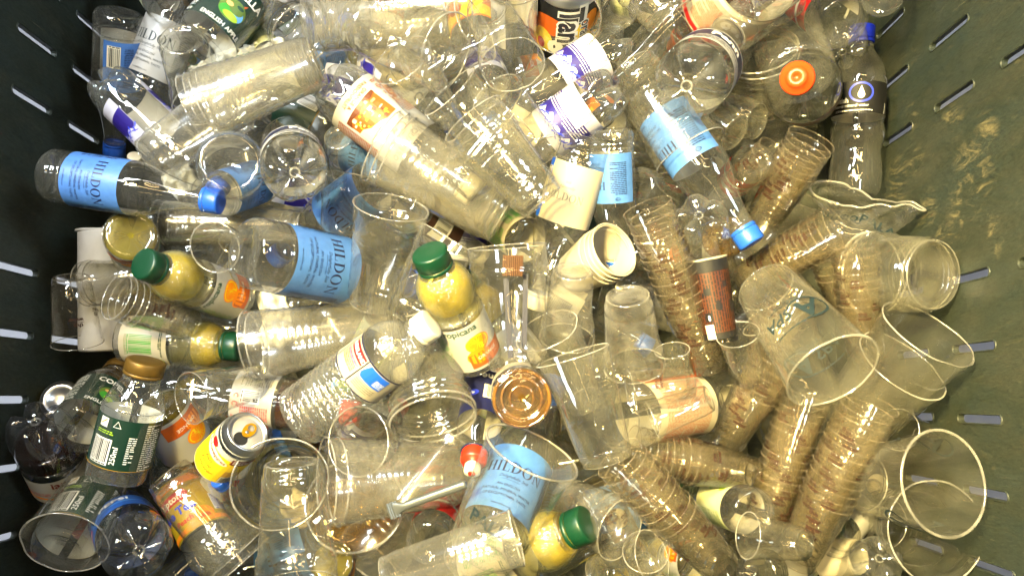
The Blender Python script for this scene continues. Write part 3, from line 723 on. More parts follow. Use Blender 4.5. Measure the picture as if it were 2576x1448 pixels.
def gr_print():
    p = Print(); p.ell('lime', 24, 50, 10, 8); p.lines('leaf', -40, 40, -14, 90, 2.6, 1.2); p.ring('green', 20, 76, 7, 7, 2.2, 0, 300); return p
bottle('lime_label', HPROF, 'pet_clear', (.192, .213, .0152, 'cap_green'), 'plain', (.034, .104, -165, 165, 'film_lime', gr_print()), name='drink_bottle')
def red_print():
    p = Print(); p.ell('white', 0, 84, 18, 7); p.rect('white', -80, 58, 80, 64); return p
bottle('red_label', HPROF, 'pet_clear', (.192, .213, .0152, 'cap_white'), 'plain', (.034, .104, -100, 120, 'film_red', red_print()), name='drink_bottle')
def wl_print():
    p = Print(); p.lines('rust', -30, 46, -18, 100, 3, 1.4); p.lines('grey', 12, 60, 30, 90, 3, 1.2); return p
bottle('white_label', HPROF, 'pet_clear', (.192, .213, .0152, 'cap_white'), 'plain', (.036, .106, -60, 160, 'film_white', wl_print()), name='water_bottle')
# ---- cans
def can(key, Rr, L, film_mat, pr, tab, cat='can'):
    rn = Rr * .82
    P = [(0, .008), (Rr * .55, .006), (Rr * .72, 0), (Rr * .80, .0015), (Rr, .010), (Rr, L - .012), (rn + .002, L - .002), (rn + .001, L)]
    zz = [q[1] for q in P[4:]]; rr = [q[0] for q in P[4:]]
    rf = lambda z: float(np.interp(z, zz, rr))
    parts = [('body', revolve('body', P, 'alu', 56), None), ('label', sheet('label', rf, .009, L - .008, 0, 2 * math.pi, film_mat, 10, 56), 0)]
    parts.append(('lettering', pr.build('lettering', rf, Rr), 1))
    parts.append(('rim', torus('rim', rn, L + .0006, .0016, 'alu', 56, 8), None))
    parts.append(('lid', revolve('lid', [(rn, L), (rn * .93, L - .003), (rn * .9, L - .0042), (rn * .86, L - .003), (0, L - .003)], 'lid_silver', 48), None))
    li = len(parts) - 1
    if tab:
        hole = [(rn * (.45 + .36 * math.cos(a)), rn * .36 * math.sin(a), L - .0026) for a in [2 * math.pi * k / 24 for k in range(24)]]
        parts.append(('opening', mesh_from('opening', hole, [tuple(range(24))], 'black_hole', False), li))
        bm = bmesh.new()
        vv, ff = strip(arc(-rn * .18, 0, rn * .46, rn * .30, 0, 2 * math.pi, 28), arc(-rn * .34, 0, rn * .20, rn * .17, 0, 2 * math.pi, 28))
        z0, z1 = L - .0014, L - .0001
        v3 = [(x, y, z0) for x, y in vv] + [(x, y, z1) for x, y in vv]; nv = len(vv); h = nv // 2
        f3 = [tuple(i + nv for i in f) for f in ff] + [tuple(reversed(f)) for f in ff]
        for i in range(h - 1): f3 += [(i, i + 1, i + 1 + nv, i + nv), (h + i + 1, h + i, h + i + nv, h + i + 1 + nv)]
        parts.append(('pull_tab', mesh_from('pull_tab', v3, f3, 'tab_gold', False), li))
        parts.append(('rivet', revolve('rivet', [(rn * .09, L - .003), (rn * .09, L + .0004), (0, L + .0008)], 'alu', 16), li))
        bm.free()
    proto(key, 2 * Rr, L, parts, 'drink_can', cat)
def sch_print():
    p = Print(); p.rect('yellow', -84, 10, 84, 64); p.lines('leaf', 26, 60, 60, 76, 2.4, 1.0)
    p.rect('gold', 16, 10, 46, 40); p.bars('black', 'white', 18, 12, 26, 12); p.rect('maroon', 12, 58, 44, 70); p.lines('white', 14, 60, 42, 69, 2.6, 1.2)
    p.ell('cream', -10, 56, 22, 7, rot=-8); p.text('maroon', 'Schweppes', -10, 54, 6, bold=.02, rot=-6); p.text('rust', 'Indian', -14, 40, 6, shear=.3); p.text('rust', 'Tonic', -10, 31, 6, shear=.3); p.text('rust', 'Water', -6, 22, 6, shear=.3)
    p.ell('red', -18, 68, 6, 5); p.text('black', 'Refreshing', 4, 74, 4, shear=.2); p.text('black', 'Tonic', 40, 76, 4, shear=.2); return p
can('schweppes', .0275, .088, 'film_silver', sch_print(), True)
def tango():
    p = Print(); p.ell('yellow', -18, 60, 14, 26); p.ell('dorange', 16, 40, 18, 14); p.ell('yellow', 22, 66, 12, 18); p.ell('red', 24, 72, 5, 8); p.ell('orange', -30, 36, 10, 16)
    p.text('white', 'Tango', 4, 52, 25, rot=90, bold=.09); p.text('black', 'Tango', 4.5, 52, 24, rot=90, bold=.03); p.text('white', 'orange', -18, 52, 12, rot=90, bold=.06); p.text('black', 'orange', -18, 52, 11.6, rot=90, bold=.01)
    p.text('white', 'Tango', 96, 52, 25, rot=90, bold=.06); return p
can('tango', .033, .110, 'film_black', tango(), False)

# ------------------------------------------------------------------ the setting: floor and slotted bin
def obj(name, me, parent=None, label=None, cat=None, group=None, kind=None):
    o = bpy.data.objects.new(name, me); C.objects.link(o)
    if parent: o.parent = parent
    for k, v in (('label', label), ('category', cat), ('group', group), ('kind', kind)):
        if v: o[k] = v
    return o
def bin_material():
    m, N, L = newmat('bin_plastic')
    out = N.new('ShaderNodeOutputMaterial'); p = N.new('ShaderNodeBsdfPrincipled'); L.new(p.outputs[0], out.inputs[0])
    tc = N.new('ShaderNodeTexCoord'); mp = N.new('ShaderNodeMapping'); mp.inputs['Scale'].default_value = (1, 1, .35); mp.inputs['Rotation'].default_value = (.5, 0, 0)
    L.new(tc.outputs['Object'], mp.inputs[0])
    def nz(s, d, r, dist=0):
        t = N.new('ShaderNodeTexNoise'); t.inputs['Scale'].default_value = s; t.inputs['Detail'].default_value = d; t.inputs['Roughness'].default_value = r; t.inputs['Distortion'].default_value = dist
        L.new(mp.outputs[0], t.inputs['Vector']); return t.outputs['Fac']
    cr = N.new('ShaderNodeValToRGB'); e = cr.color_ramp.elements
    e[0].position = .30; e[0].color = (*lin((36, 47, 44)), 1); e[1].position = .72; e[1].color = (*lin((54, 54, 43)), 1)
    q = e.new(.52); q.color = (*lin((42, 48, 40)), 1)
    L.new(nz(14, 8, .72, .8), cr.inputs[0])
    def mixc(a, fac, col):
        mx = N.new('ShaderNodeMix'); mx.data_type = 'RGBA'; L.new(fac, mx.inputs[0]); L.new(a, mx.inputs[6]); mx.inputs[7].default_value = (*col, 1); return mx.outputs[2]
    c = mixc(cr.outputs[0], maprange(N, L, nz(120, 4, .8), .60, .80, 0, .55), lin((92, 86, 60)))
    # pale scuff marks where things were thrown in, each at its own place on the wall
    msk = maprange(N, L, nz(46, 6, .75, 2.2), .50, .64, 0, .55)
    tot = None
    for (y, z, ry, rz, ang) in SCUFFS:
        vm = N.new('ShaderNodeMapping'); vm.vector_type = 'TEXTURE'; vm.inputs['Location'].default_value = (.488, y, z); vm.inputs['Rotation'].default_value = (ang, 0, 0); vm.inputs['Scale'].default_value = (.05, ry, rz)
        L.new(tc.outputs['Object'], vm.inputs[0])
        ln = N.new('ShaderNodeVectorMath'); ln.operation = 'LENGTH'; L.new(vm.outputs[0], ln.inputs[0])
        f = maprange(N, L, ln.outputs['Value'], .5, 1.25, 1, 0)
        tot = f if tot is None else math_node(N, L, 'MAXIMUM', tot, f)
    c = mixc(c, math_node(N, L, 'MULTIPLY', tot, msk, True), lin((128, 118, 86)))
    c2 = N.new('ShaderNodeMix'); c2.data_type = 'RGBA'; c2.blend_type = 'MULTIPLY'; c2.inputs[0].default_value = 1; L.new(c, c2.inputs[6]); L.new(maprange(N, L, nz(420, 3, .8), .3, .7, .55, 1.4), c2.inputs[7])
    sm_ = N.new('ShaderNodeMapping'); sm_.inputs['Scale'].default_value = (1, 260, 9); sm_.inputs['Rotation'].default_value = (.35, 0, 0); L.new(tc.outputs['Object'], sm_.inputs[0])
    st = N.new('ShaderNodeTexNoise'); st.inputs['Scale'].default_value = 1.0; st.inputs['Detail'].default_value = 4; st.inputs['Roughness'].default_value = .8; L.new(sm_.outputs[0], st.inputs['Vector'])
    scr = math_node(N, L, 'MULTIPLY', maprange(N, L, st.outputs['Fac'], .64, .70, 0, .55), maprange(N, L, nz(9, 3, .6), .45, .6, 0, 1), True)
    c3 = N.new('ShaderNodeMix'); c3.data_type = 'RGBA'; L.new(scr, c3.inputs[0]); L.new(c2.outputs[2], c3.inputs[6]); c3.inputs[7].default_value = (*lin((120, 116, 92)), 1)
    L.new(c3.outputs[2], p.inputs['Base Color'])
    L.new(maprange(N, L, nz(30, 5, .6), .3, .7, .42, .68), p.inputs['Roughness'])
    bp = N.new('ShaderNodeBump'); bp.inputs['Strength'].default_value = .35; bp.inputs['Distance'].default_value = .003
    L.new(nz(90, 6, .7), bp.inputs['Height']); L.new(bp.outputs[0], p.inputs['Normal'])
def ray(px, py):
    return CR @ Vector(((px - IW / 2) / FPX, (IH / 2 - py) / FPX, -1.0))
def on_wall(px, py, X):
    r = ray(px, py); return CAM + r * (X / r.x)
XL, XR, YN, YF, ZB, ZT = -.57, .488, -.33, .70, -.26, .36; ZW = -.715      # the walls stand on the floor, the bin's raised bottom lies higher
SCUFFS = []
for (px, py, a, b, g) in ((2255, 465, .035, .030, .6), (2300, 405, .018, .03, .5), (2440, 480, .03, .05, -.6), (2425, 520, .020, .045, -.6), (2290, 300, .02, .02, 0), (2480, 330, .02, .02, 0),
                          (2395, 290, .018, .02, .3), (2330, 540, .03, .02, .4), (2440, 400, .02, .03, .2), (2500, 600, .025, .012, .2), (2370, 610, .02, .04, .1)):
    p_ = on_wall(px, py, XR); SCUFFS.append((p_.y, p_.z, a, b, g))
bin_material()
solid('floor_concrete', lin((176, 180, 190)), .8, bump=.1, var=.06, vscale=6)
obj('floor', mesh_from('floor', [(-4, -4, -.72), (4, -4, -.72), (4, 4, -.72), (-4, 4, -.72)], [(0, 1, 2, 3)], 'floor_concrete', False), kind='structure')

def slotted_wall(x, th, slots):
    """a plastic wall with real upright slots: every slot has its own rim faces through the thickness"""
    bm = bmesh.new()
    outer = [(YN, ZW), (YF, ZW), (YF, ZT), (YN, ZT)]
    loops = [outer]
    for (y, z0, z1) in slots:
        hw = .0043
        loops.append([(y + hw * math.cos(a), z0 + hw + hw * math.sin(a)) for a in [math.pi + math.pi * k / 6 for k in range(7)]] + [(y + hw * math.cos(a), z1 - hw + hw * math.sin(a)) for a in [math.pi * k / 6 for k in range(7)]])
    def face_side(xx):
        es = []
        for lp in loops:
            vs_ = [bm.verts.new((xx, y, z)) for y, z in lp]
            es += [bm.edges.new((vs_[i], vs_[(i + 1) % len(vs_)])) for i in range(len(vs_))]
        bmesh.ops.triangle_fill(bm, edges=es, use_beauty=True, use_dissolve=False)
        return [e for e in es]
    e1 = face_side(x); e2 = face_side(x + th)
    for a, b in zip(e1, e2):
        va, vb = a.verts, b.verts
        try: bm.faces.new((va[0], va[1], vb[1], vb[0]))
        except ValueError: pass
    bmesh.ops.recalc_face_normals(bm, faces=bm.faces[:])
    me = bpy.data.meshes.new('wall'); bm.to_mesh(me); bm.free(); me.materials.append(MATS['bin_plastic'])
    return me
LY = (-.155, -.079, -.002, .0725, .147, .349, .424, .498, .573); RY = (-.172, -.097, -.022, .053, .128, .329, .403, .477, .551)
left_slots = [(y, -.006, .072) for y in LY] + [(y, -.120, -.044) for y in LY] + [(y, .110, .186) for y in LY]
right_slots = [(y, .058, .136) for y in RY] + [(y, -.068, .006) for y in RY] + [(y, .184, .262) for y in RY]
bn = obj('recycling_bin', None, label='dark green plastic bin with upright slots in its walls holding the whole pile', cat='bin')
obj('wall', slotted_wall(XL, -.006, left_slots), bn); obj('wall', slotted_wall(XR, .006, right_slots), bn)
def slot_lip(x, sgn, y, z0, z1):
    hw, t, d = .0046, .0019, .0013
    mid = [(y + hw * math.cos(a), z0 + hw + hw * math.sin(a)) for a in [math.pi + math.pi * k / 6 for k in range(7)]] + [(y + hw * math.cos(a), z1 - hw + hw * math.sin(a)) for a in [math.pi * k / 6 for k in range(7)]]
    cy_, cz_ = y, (z0 + z1) / 2; v, f = [], []
    for (a, b) in mid:
        n_ = Vector((a - cy_, (b - cz_) * .12)).normalized() * t
        v += [(x - .0002 * sgn, a, b), (x + d * sgn, a + n_.x * .3, b + n_.y * .3), (x + d * sgn, a + n_.x * .8, b + n_.y * .8), (x - .0002 * sgn, a + n_.x, b + n_.y)]
    m_ = len(mid)
    for i in range(m_):
        for k in range(3): f.append((i * 4 + k, ((i + 1) % m_) * 4 + k, ((i + 1) % m_) * 4 + k + 1, i * 4 + k + 1))
    obj('slot_lip', mesh_from('slot_lip', v, f, 'bin_plastic'), bn)
for y, a, b in left_slots: slot_lip(XL, 1, y, a, b)
for y, a, b in right_slots: slot_lip(XR, -1, y, a, b)
def boxm(name, a, b, mat):
    v = [(x, y, z) for x in (a[0], b[0]) for y in (a[1], b[1]) for z in (a[2], b[2])]
    return mesh_from(name, v, [(0, 1, 3, 2), (4, 6, 7, 5), (0, 4, 5, 1), (2, 3, 7, 6), (0, 2, 6, 4), (1, 5, 7, 3)], mat, False)
obj('wall', boxm('wall', (XL, YF, ZW), (XR, YF + .006, ZT), 'bin_plastic'), bn)
obj('wall', boxm('wall', (XL, YN - .006, ZW), (XR, YN, ZT), 'bin_plastic'), bn)
obj('bottom_panel', boxm('bottom_panel', (XL, YN, ZB - .008), (XR, YF, ZB), 'bin_plastic'), bn)

# ------------------------------------------------------------------ laying things in the pile
ZX = [0, 150, 350, 700, 1290, 1700, 2000, 2150, 2300, 2450]
ZZ = [-.06, -.06, -.035, -.01, .0, -.01, -.03, -.055, -.02, .03]
TILTS = []
placed = []          # (P0, P1, radius, tag)
rng = random.Random(11)
def frame(P0, P1, roll):
    z = (P1 - P0).normalized(); tocam = (CAM - (P0 + P1) / 2)
    x = tocam - z * tocam.dot(z)
    if x.length < .02 * tocam.length: x = Vector((0, -1, 0)) - z * z.dot(Vector((0, -1, 0)))
    x.normalize(); y = z.cross(x)
    M = Matrix((x, y, z)).transposed()
    return M @ Matrix.Rotation(R(roll), 3, 'Z')
def solve(p0, p1, W, D, L, h, up):
    r0, r1 = ray(*p0), ray(*p1); rm = ray((p0[0] + p1[0]) / 2, (p0[1] + p1[1]) / 2)
    d = (h - CAM.z) / rm.z
    s = W * d / FPX / D; Ls = L * s
    f = lambda q: (r1 * (d - up * q) - r0 * (d + up * q)).length
    if f(0) >= Ls: return r0 * d + CAM, r1 * d + CAM, s, f(0) / Ls
    a, b = 0, Ls
    for _ in range(40):
        m = (a + b) / 2
        if f(m) < Ls: a = m
        else: b = m
    return r0 * (d + up * a) + CAM, r1 * (d - up * a) + CAM, s, 1.0
def segdist(p, q, a, b):
    u, v, w0 = q - p, b - a, p - a
    A, B, Cc, D_, E = u.dot(u), u.dot(v), v.dot(v), u.dot(w0), v.dot(w0)
    den = A * Cc - B * B
    s = 0 if den < 1e-9 else max(0, min(1, (B * E - Cc * D_) / den))
    t = max(0, min(1, (B * s + E) / max(Cc, 1e-9))); s = max(0, min(1, (B * t - D_) / max(A, 1e-9)))
    return (p + u * s - a - v * t).length
def place(p0, p1, W, D, L, up, layer, dz=0, rad=.8, tag=None, free=False):
    xm = (p0[0] + p1[0]) / 2
    h0 = float(np.interp(xm, ZX, ZZ)) + .026 * layer + dz
    best = None
    for k in range(1 if free else 11):
        h = h0 + .008 * k
        P0, P1, s, ax = solve(p0, p1, W, D, L, h, up)
        r = D * s * .5 * rad
        pen = 0
        for (a, b, q, tg) in placed:
            if tag and tg == tag: continue
            g = .72 * (r + q) - segdist(P0, P1, a, b)
            if g > 0: pen += g
        for P in (P0, P1):
            pen += 6 * max(0, P.x + r * .9 - XR) + 6 * max(0, XL - P.x + r * .9)
        cost = pen + .25 * .008 * k
        if best is None or cost < best[0]: best = (cost, P0, P1, s, ax, r)
        if pen <= 1e-6: break
    _, P0, P1, s, ax, r = best
    for P in (P0, P1):                       # stay inside the bin
        P.x = max(XL + r * .75, min(XR - r * .75, P.x)); P.y = min(YF - r, P.y)
    placed.append((P0, P1, r, tag))
    TILTS.append((round(math.degrees(math.asin(max(-1, min(1, (P1 - P0).normalized().dot((CAM - P0).normalized()))))) ), round((P0.z + P1.z) / 2, 3), round(ax, 2)))
    return P0, P1, s, ax
def spawn(key, M4, label, group=None, kindname=None):
    pr = PROTO[key]
    root = obj(kindname or pr['name'], None, label=label, cat=pr['cat'], group=group)
    root.matrix_world = M4
    made = []
    for nm, me, par in pr['parts']:
        made.append(obj(nm, me, made[par] if par is not None else root))
    return root
def put(key, label, p0, p1, W, up=-1, layer=2, roll=None, **k):
    """a thing lying in the pile: where its base end and its top end are, and how wide it shows"""
    pr = PROTO[key]
    P0, P1, s, ax = place(p0, p1, W, pr['D'], pr['L'], up, layer, **k)
    roll = rng.uniform(0, 360) if roll is None else roll
    M = frame(P0, P1, roll).to_4x4() @ Matrix.Diagonal((s, s, s * ax, 1)); M.translation = P0
    return spawn(key, M, label)
NEST = ['nest0', 'nest1', 'nest2']
ORD = ['first', 'second', 'third', 'fourth', 'fifth', 'sixth', 'seventh', 'eighth', 'ninth', 'tenth', 'eleventh', 'twelfth', 'thirteenth', 'fourteenth', 'fifteenth', 'sixteenth', 'seventeenth', 'eighteenth', 'nineteenth', 'twentieth']
def stack(key, what, where, p0, p1, W, n, sp, up=-1, layer=2, roll=None, bend=0.0, **k):
    """nested cups: p0 = base of the outermost, p1 = mouth of the last"""
    keys = key if isinstance(key, (list, tuple)) else [key]
    pr = PROTO[keys[0]]
    if keys == NEST: sp *= 1.3
    if keys == NEST:      # as many cups as the length of the stack holds
        n = max(2, min(n, 1 + round((math.dist(p0, p1) / W * pr['D'] * 1.04 - pr['L']) / sp)))
    Lt = pr['L'] + (n - 1) * sp
    P0, P1, s, ax = place(p0, p1, W, pr['D'], Lt, up, layer, **k)
    Fm = frame(P0, P1, 0); z = (P1 - P0).normalized(); side = Fm @ Vector((0, 1, 0))
    for i in range(n):
        t = i / max(1, n - 1)
        Ml = Matrix.Rotation(R(rng.gauss(0, .25)), 3, 'X') @ Matrix.Rotation(R(rng.gauss(0, .25)), 3, 'Y') @ Matrix.Rotation(R((rng.uniform(0, 360) if roll is None else roll + rng.uniform(-9, 9))), 3, 'Z')
        M = (Fm @ Ml).to_4x4() @ Matrix.Diagonal((s, s, s * ax, 1))
        M.translation = P0 + z * (i * sp * s * ax * (1 + rng.uniform(-.06, .06) / max(1, i))) + side * bend * (t * (1 - t))
        lab = '%s %s cup from base, stack %s' % (ORD[i] if n > 1 else '', what, where)
        spawn(keys[i % len(keys)], M, ' '.join(lab.split()), 'nested cups ' + where)

# --- the pile, from the bottom up: dim things glimpsed in the gaps first
fill = random.Random(4)
FK = [('pint0', 'clear cup'), ('hildon', 'blue-labelled bottle'), ('pint1', 'ribbed clear cup'),
      ('plain_petal', 'unlabelled clear bottle'), ('purple', 'purple-labelled bottle'), ('cloudy', 'cloudy cup'),
      ('lime_label', 'pale green-labelled bottle'), ('hildon_white', 'white-labelled bottle'), ('copella', 'dark-labelled small bottle'), ('trop', 'juice bottle')]
MARKS = [(300, 120, 'upside-down blue bottle at upper left'), (580, 60, 'dark green label at the top'), (330, 260, 'left purple label'), (640, 240, 'big upper-left cup stack'), (930, 240, 'brown town picture label'), (580, 410, 'ringed round base'),
         (330, 470, 'blue bottle at the left wall'), (740, 440, 'lobed round base'), (1080, 430, 'cup stack round the picture bottle'), (1290, 160, 'tilted cup at top centre'), (1420, 50, 'black and orange can'), (1430, 260, 'lower purple label'), (1270, 400, 'wide leaning centre cups'), (1440, 450, 'cream-backed label'),
         (1720, 370, 'sleeved blue bottle at right'), (1740, 200, 'black-banded label'), (2020, 200, 'red and white cap'), (1850, 30, 'orange nozzle bottle'), (2160, 200, 'black drop label'), (1980, 450, 'leaning lettered stack'), (490, 700, 'orange picture at left'), (790, 650, 'centre blue label'), (970, 620, 'ribbed cup over the blue label'),
         (1140, 760, 'centre juice bottle'), (1290, 760, 'tall upright centre cup'), (1540, 640, 'ivory pots'), (1580, 760, 'milky upside-down cup'), (1700, 720, 'long lettered stack'), (1790, 740, 'orange coffee cup'), (2010, 840, 'large lettered cup'), (2270, 690, 'wide cups at the right wall'), (2160, 540, 'crushed cup'), (310, 1050, 'gold cap'),
         (590, 1100, 'tonic can'), (900, 930, 'ribbed bottle'), (1090, 1000, 'mouth-down cups'), (1310, 1000, 'amber round base'), (1460, 1000, 'long clear cup'), (1650, 1020, 'cream text label'), (180, 1330, 'lower-left corner cup'), (350, 1380, 'star-shaped base'), (450, 1290, 'iced-tea label'), (740, 1290, 'tall upside-down cup'), (980, 1200, 'large cups above the sachet'),
         (1290, 1220, 'bottom blue label'), (1400, 1370, 'bottom green cap'), (1700, 1300, 'slanting lettered stack'), (1980, 1200, 'left long lettered stack'), (2100, 1200, 'right long lettered stack'), (2370, 1210, 'big round cup mouth'), (2250, 950, 'large cups at the right wall'), (80, 1050, 'dark cola bottle'), (180, 780, 'cup at the left wall')]
used = set()
nx, ny = 10, 8
for j in range(ny):
    for i in range(nx):
        x = XL + .10 + (XR - XL - .20) * (i + .5 + fill.uniform(-.3, .3)) / nx; y = -.29 + .92 * (j + .5 + fill.uniform(-.3, .3)) / ny
        z = -.125 + fill.uniform(-.035, .035); a = fill.uniform(0, 6.283); tl = fill.uniform(-.35, .35)
        wgt = [7, 2, 6, 4, 1, 7, 1, 1, 1, 1] if x > -.2 else [3, 3, 2, 4, 2, 2, 0, 1, 2, 1]
        key, lab = fill.choices(FK, wgt)[0]
        d = Vector((math.cos(a) * math.cos(tl), math.sin(a) * math.cos(tl), math.sin(tl))); L_ = PROTO[key]['L']
        c = Vector((x, y, z)); P0 = c - d * L_ / 2; P1 = c + d * L_ / 2
        for P in (P0, P1): P.x = max(XL + .04, min(XR - .04, P.x)); P.y = max(YN + .04, min(YF - .04, P.y))
        Fm = frame(P0, P1, fill.uniform(0, 360)).to_4x4(); Fm.translation = P0
        v_ = CR.transposed() @ (c - CAM); px, py = IW / 2 - v_.x / v_.z * FPX, IH / 2 + v_.y / v_.z * FPX
        for _, nm in sorted(((px - a_) ** 2 + (py - b_) ** 2, n_) for a_, b_, n_ in MARKS):
            if (key, nm) not in used: break
        used.add((key, nm)); lab = lab + ' deep in the gaps beneath the ' + nm
        spawn(key, Fm, lab, 'things deep in the pile')
# ------------------------------------------------------------------ the things one can see, lowest layer first
# layer 0: half hidden
put('plain_ring_white', 'clear bottle with white cap peeping out beside the blue cap, far left', (350, 560), (338, 392), 70, +1, 0)
put('hildon', 'upside-down blue-labelled bottle with barcode standing against the dark left wall', (300, 30), (287, 392), 115, -1, 1, roll=-95)
put('hildon_white', 'white-labelled bottle between the upside-down blue bottle and the dark green label', (352, 262), (520, -150), 128, -1, 1, roll=-30)
put('copella', 'dark green apple-juice bottle at the top left, picture facing up', (500, 120), (690, -90), 150, -1, 2, roll=0)
put('lime_label', 'bottle with pale green label peeping out at the very top left', (420, 25), (330, -120), 90, -1, 0, roll=0)
put('lime_label', 'bottle with pale green label between the napkin and the dark green label', (690, 160), (620, 60), 80, -1, 0, roll=30)
put('purple', 'crumple-based purple-and-white labelled bottle beside the left wall, base up-left', (258, 198), (560, 490), 128, -1, 3, roll=160)
put('roll', 'tall white foam cup behind the lettered cups by the left wall', (262, 880), (258, 580), 118, +1, 0)
put('dark_cola', 'dark cola bottle with splayed five-lobed base in the dark lower-left corner', (85, 1050), (215, 1330), 145, -1, 1, roll=10)
put('schweppes', 'silver can showing only its bottom beside the dark cola bottle', (150, 1003), (190, 1030), 95, -1, 0)
put('copella', 'dark green apple-juice bottle behind the gold cap, base towards the viewer', (190, 1085), (305, 930), 132, -1, 2, roll=15)
put('copella_back', 'dark green bottle inside the clear cup at the lower-left corner', (150, 1385), (290, 1160), 150, -1, 2, roll=-10, tag='ll')
put('pepsi', 'blue-labelled bottle with star-shaped base facing up at the bottom left', (352, 1388), (285, 1270), 158, -1, 2, roll=0)
put('lipton', 'yellow and red iced-tea bottle inside clear cups at the bottom left', (560, 1425), (385, 1090), 128, -1, 1, roll=-35, tag='lip')
put('coke', 'cola bottle with white barcode label lying left of the ribbed bottle', (412, 972), (905, 1040), 135, -1, 1, roll=10)
put('trop_full', 'juice bottle full of golden juice beside the tonic can', (392, 1010), (555, 1235), 135, -1, 1, roll=-60)
put('plain_ring', 'clear bottle whose blue cap shows under the tonic can', (700, 1330), (548, 1205), 85, +1, 0)
put('hildon', 'blue-labelled bottle seen through the cups below the two round bases', (985, 435), (690, 650), 132, -1, 0, roll=-15)
put('hildon', 'blue-labelled bottle peeping out between the orange picture label and the cup rim', (1030, 430), (745, 330), 112, -1, 0, roll=10)
put('hildon', 'blue-labelled bottle under the two round bottle bases at left', (520, 500), (760, 420), 110, -1, 0, roll=30)
put('copella_back', 'bottle with a white text panel below the big cup stack', (845, 335), (620, 225), 125, -1, 1, roll=80)
put('cloudy', 'grey cup base peeping out right of the white text panel', (850, 345), (880, 420), 100, -1, 0)
put('purple', 'bottle with torn blue and white label under the cups at top centre', (1060, 250), (870, 60), 140, -1, 0, roll=200)
put('orange_label', 'bottle with orange fruit label at the top centre', (1205, 135), (1150, -110), 118, -1, 0, roll=0)
put('hildon_white', 'white-labelled bottle with blue cap inside the tilted cup at top centre', (1292, -70), (1294, 245), 112, -1, 1, roll=150, tag='tc')
put('purple', 'torn purple label bottle behind the tilted cup at top centre', (1240, 250), (1180, 90), 110, -1, 0, roll=100)
put('tango', 'black and orange drink can lying inside a cup at the top', (1432, -60), (1412, 118), 158, -1, 1, roll=0, tag='tg')
put('lime_label', 'green-labelled bottle at the very top right of centre', (1640, 25), (1500, -20), 80, -1, 0, roll=0)
put('purple', 'crumpled bottle with purple-and-white label, upper of two right of the can', (1575, 100), (1221, 322), 128, -1, 1, roll=20)
put('purple', 'bottle with purple-and-white label, lower of two right of the can', (1552, 212), (1195, 468), 135, -1, 2, roll=15)
put('orange_label', 'bottle with black and orange label glimpsed beneath the purple labels', (1540, 320), (1480, 250), 90, -1, 0)
put('dimpled', 'large dimpled clear bottle lying at the top right', (2010, 190), (1900, -130), 170, -1, 0, roll=0)
put('plain_petal', 'clear bottle lying beside the right wall above the black label', (2120, 140), (2080, -100), 120, -1, 0)
put('red_label', 'bottle with red label end at the top right edge', (2120, 60), (1960, -60), 130, -1, 1, roll=30)
put('plain_ring', 'clear bottle leaning over the top right edge', (2215, 0), (2330, -130), 100, -1, 1)
put('brown_label', 'bottle with brown barcode label below the centre cups', (1000, 500), (1210, 640), 120, -1, 0, roll=10)
put('trop_back', 'juice bottle half hidden beneath the fat clear cup in the centre', (1330, 610), (1210, 530), 110, -1, 0, roll=20)
put('hildon_back', 'upside-down bottle showing the cream back of its label, centre right', (1480, 345), (1345, 775), 138, -1, 2, roll=0)
put('hildon', 'upside-down blue-labelled bottle right of the cream-backed one', (1536, 325), (1550, 690), 112, -1, 1, roll=70)
put('plain_petal', 'clear bottle with lobed base up above the coffee cup', (1755, 535), (1800, 720), 132, -1, 1, roll=0)
put('plain_ring', 'clear bottle lying behind the long lettered stack', (1600, 470), (1760, 520), 100, -1, 0)
put('plain_petal', 'clear bottle lying in the gap right of centre', (1560, 380), (1800, 420), 110, -1, -1)
put('red_label', 'bottle with pink and red label right of the blue-capped bottle', (1900, 400), (1800, 500), 90, -1, -1, roll=0)
put('amber_petal', 'bottle with amber drink behind the blue cap', (1845, 590), (1700, 640), 100, -1, -1)
put('lime_label', 'bottle with yellow-green label under the lettered stacks at bottom right', (1900, 1290), (1720, 1230), 115, -1, 0, roll=0)
put('white_label', 'bottle with blank white label below the large lettered cup', (2090, 1360), (2210, 1210), 100, -1, 1, roll=-20)
put('plain_petal', 'clear bottle with lobed base at the bottom right', (2215, 1400), (2110, 1500), 120, -1, 1)
put('pot', 'white ribbed pot on its side at the bottom right', (2160, 1398), (2080, 1402), 112, -1, 1)
put('white_label', 'dark bottle at the bottom edge under the lettered stacks', (1900, 1440), (2040, 1425), 110, -1, 0, roll=-100)
put('sport', 'bottle with red sport cap pointing down, blue barcode label', (1228, 925), (1186, 1190), 112, +1, 2, roll=0)
put('coke', 'cola bottle with grey label under the tilted cup below the ribbed bottle', (870, 1130), (1010, 1020), 100, -1, 0, roll=20)
put('red_label', 'bottle with red label inside the cup at bottom centre', (1080, 1370), (1140, 1190), 115, -1, 0, roll=0)
put('plain_ring', 'clear bottle lying left of the blue label at the bottom', (1170, 1330), (1260, 1190), 90, -1, 0)
put('leaflet', 'bottle with a large cream text label right of centre', (1540, 1050), (1860, 1000), 158, -1, 1, roll=10)
put('purple', 'dark-labelled bottle in the gap below the tilted cup, centre', (960, 1010), (830, 1120), 110, -1, -1, roll=40)
put('coke', 'cola bottle in the dark gap left of the bottom centre cups', (640, 1060), (480, 1330), 110, -1, -1)
put('plain_petal', 'clear bottle in the gap at bottom centre', (1330, 1420), (1560, 1300), 110, -1, -1)
put('trop', 'juice bottle with green cap half hidden at the bottom right of centre', (1760, 1420), (1640, 1385), 100, -1, 0)

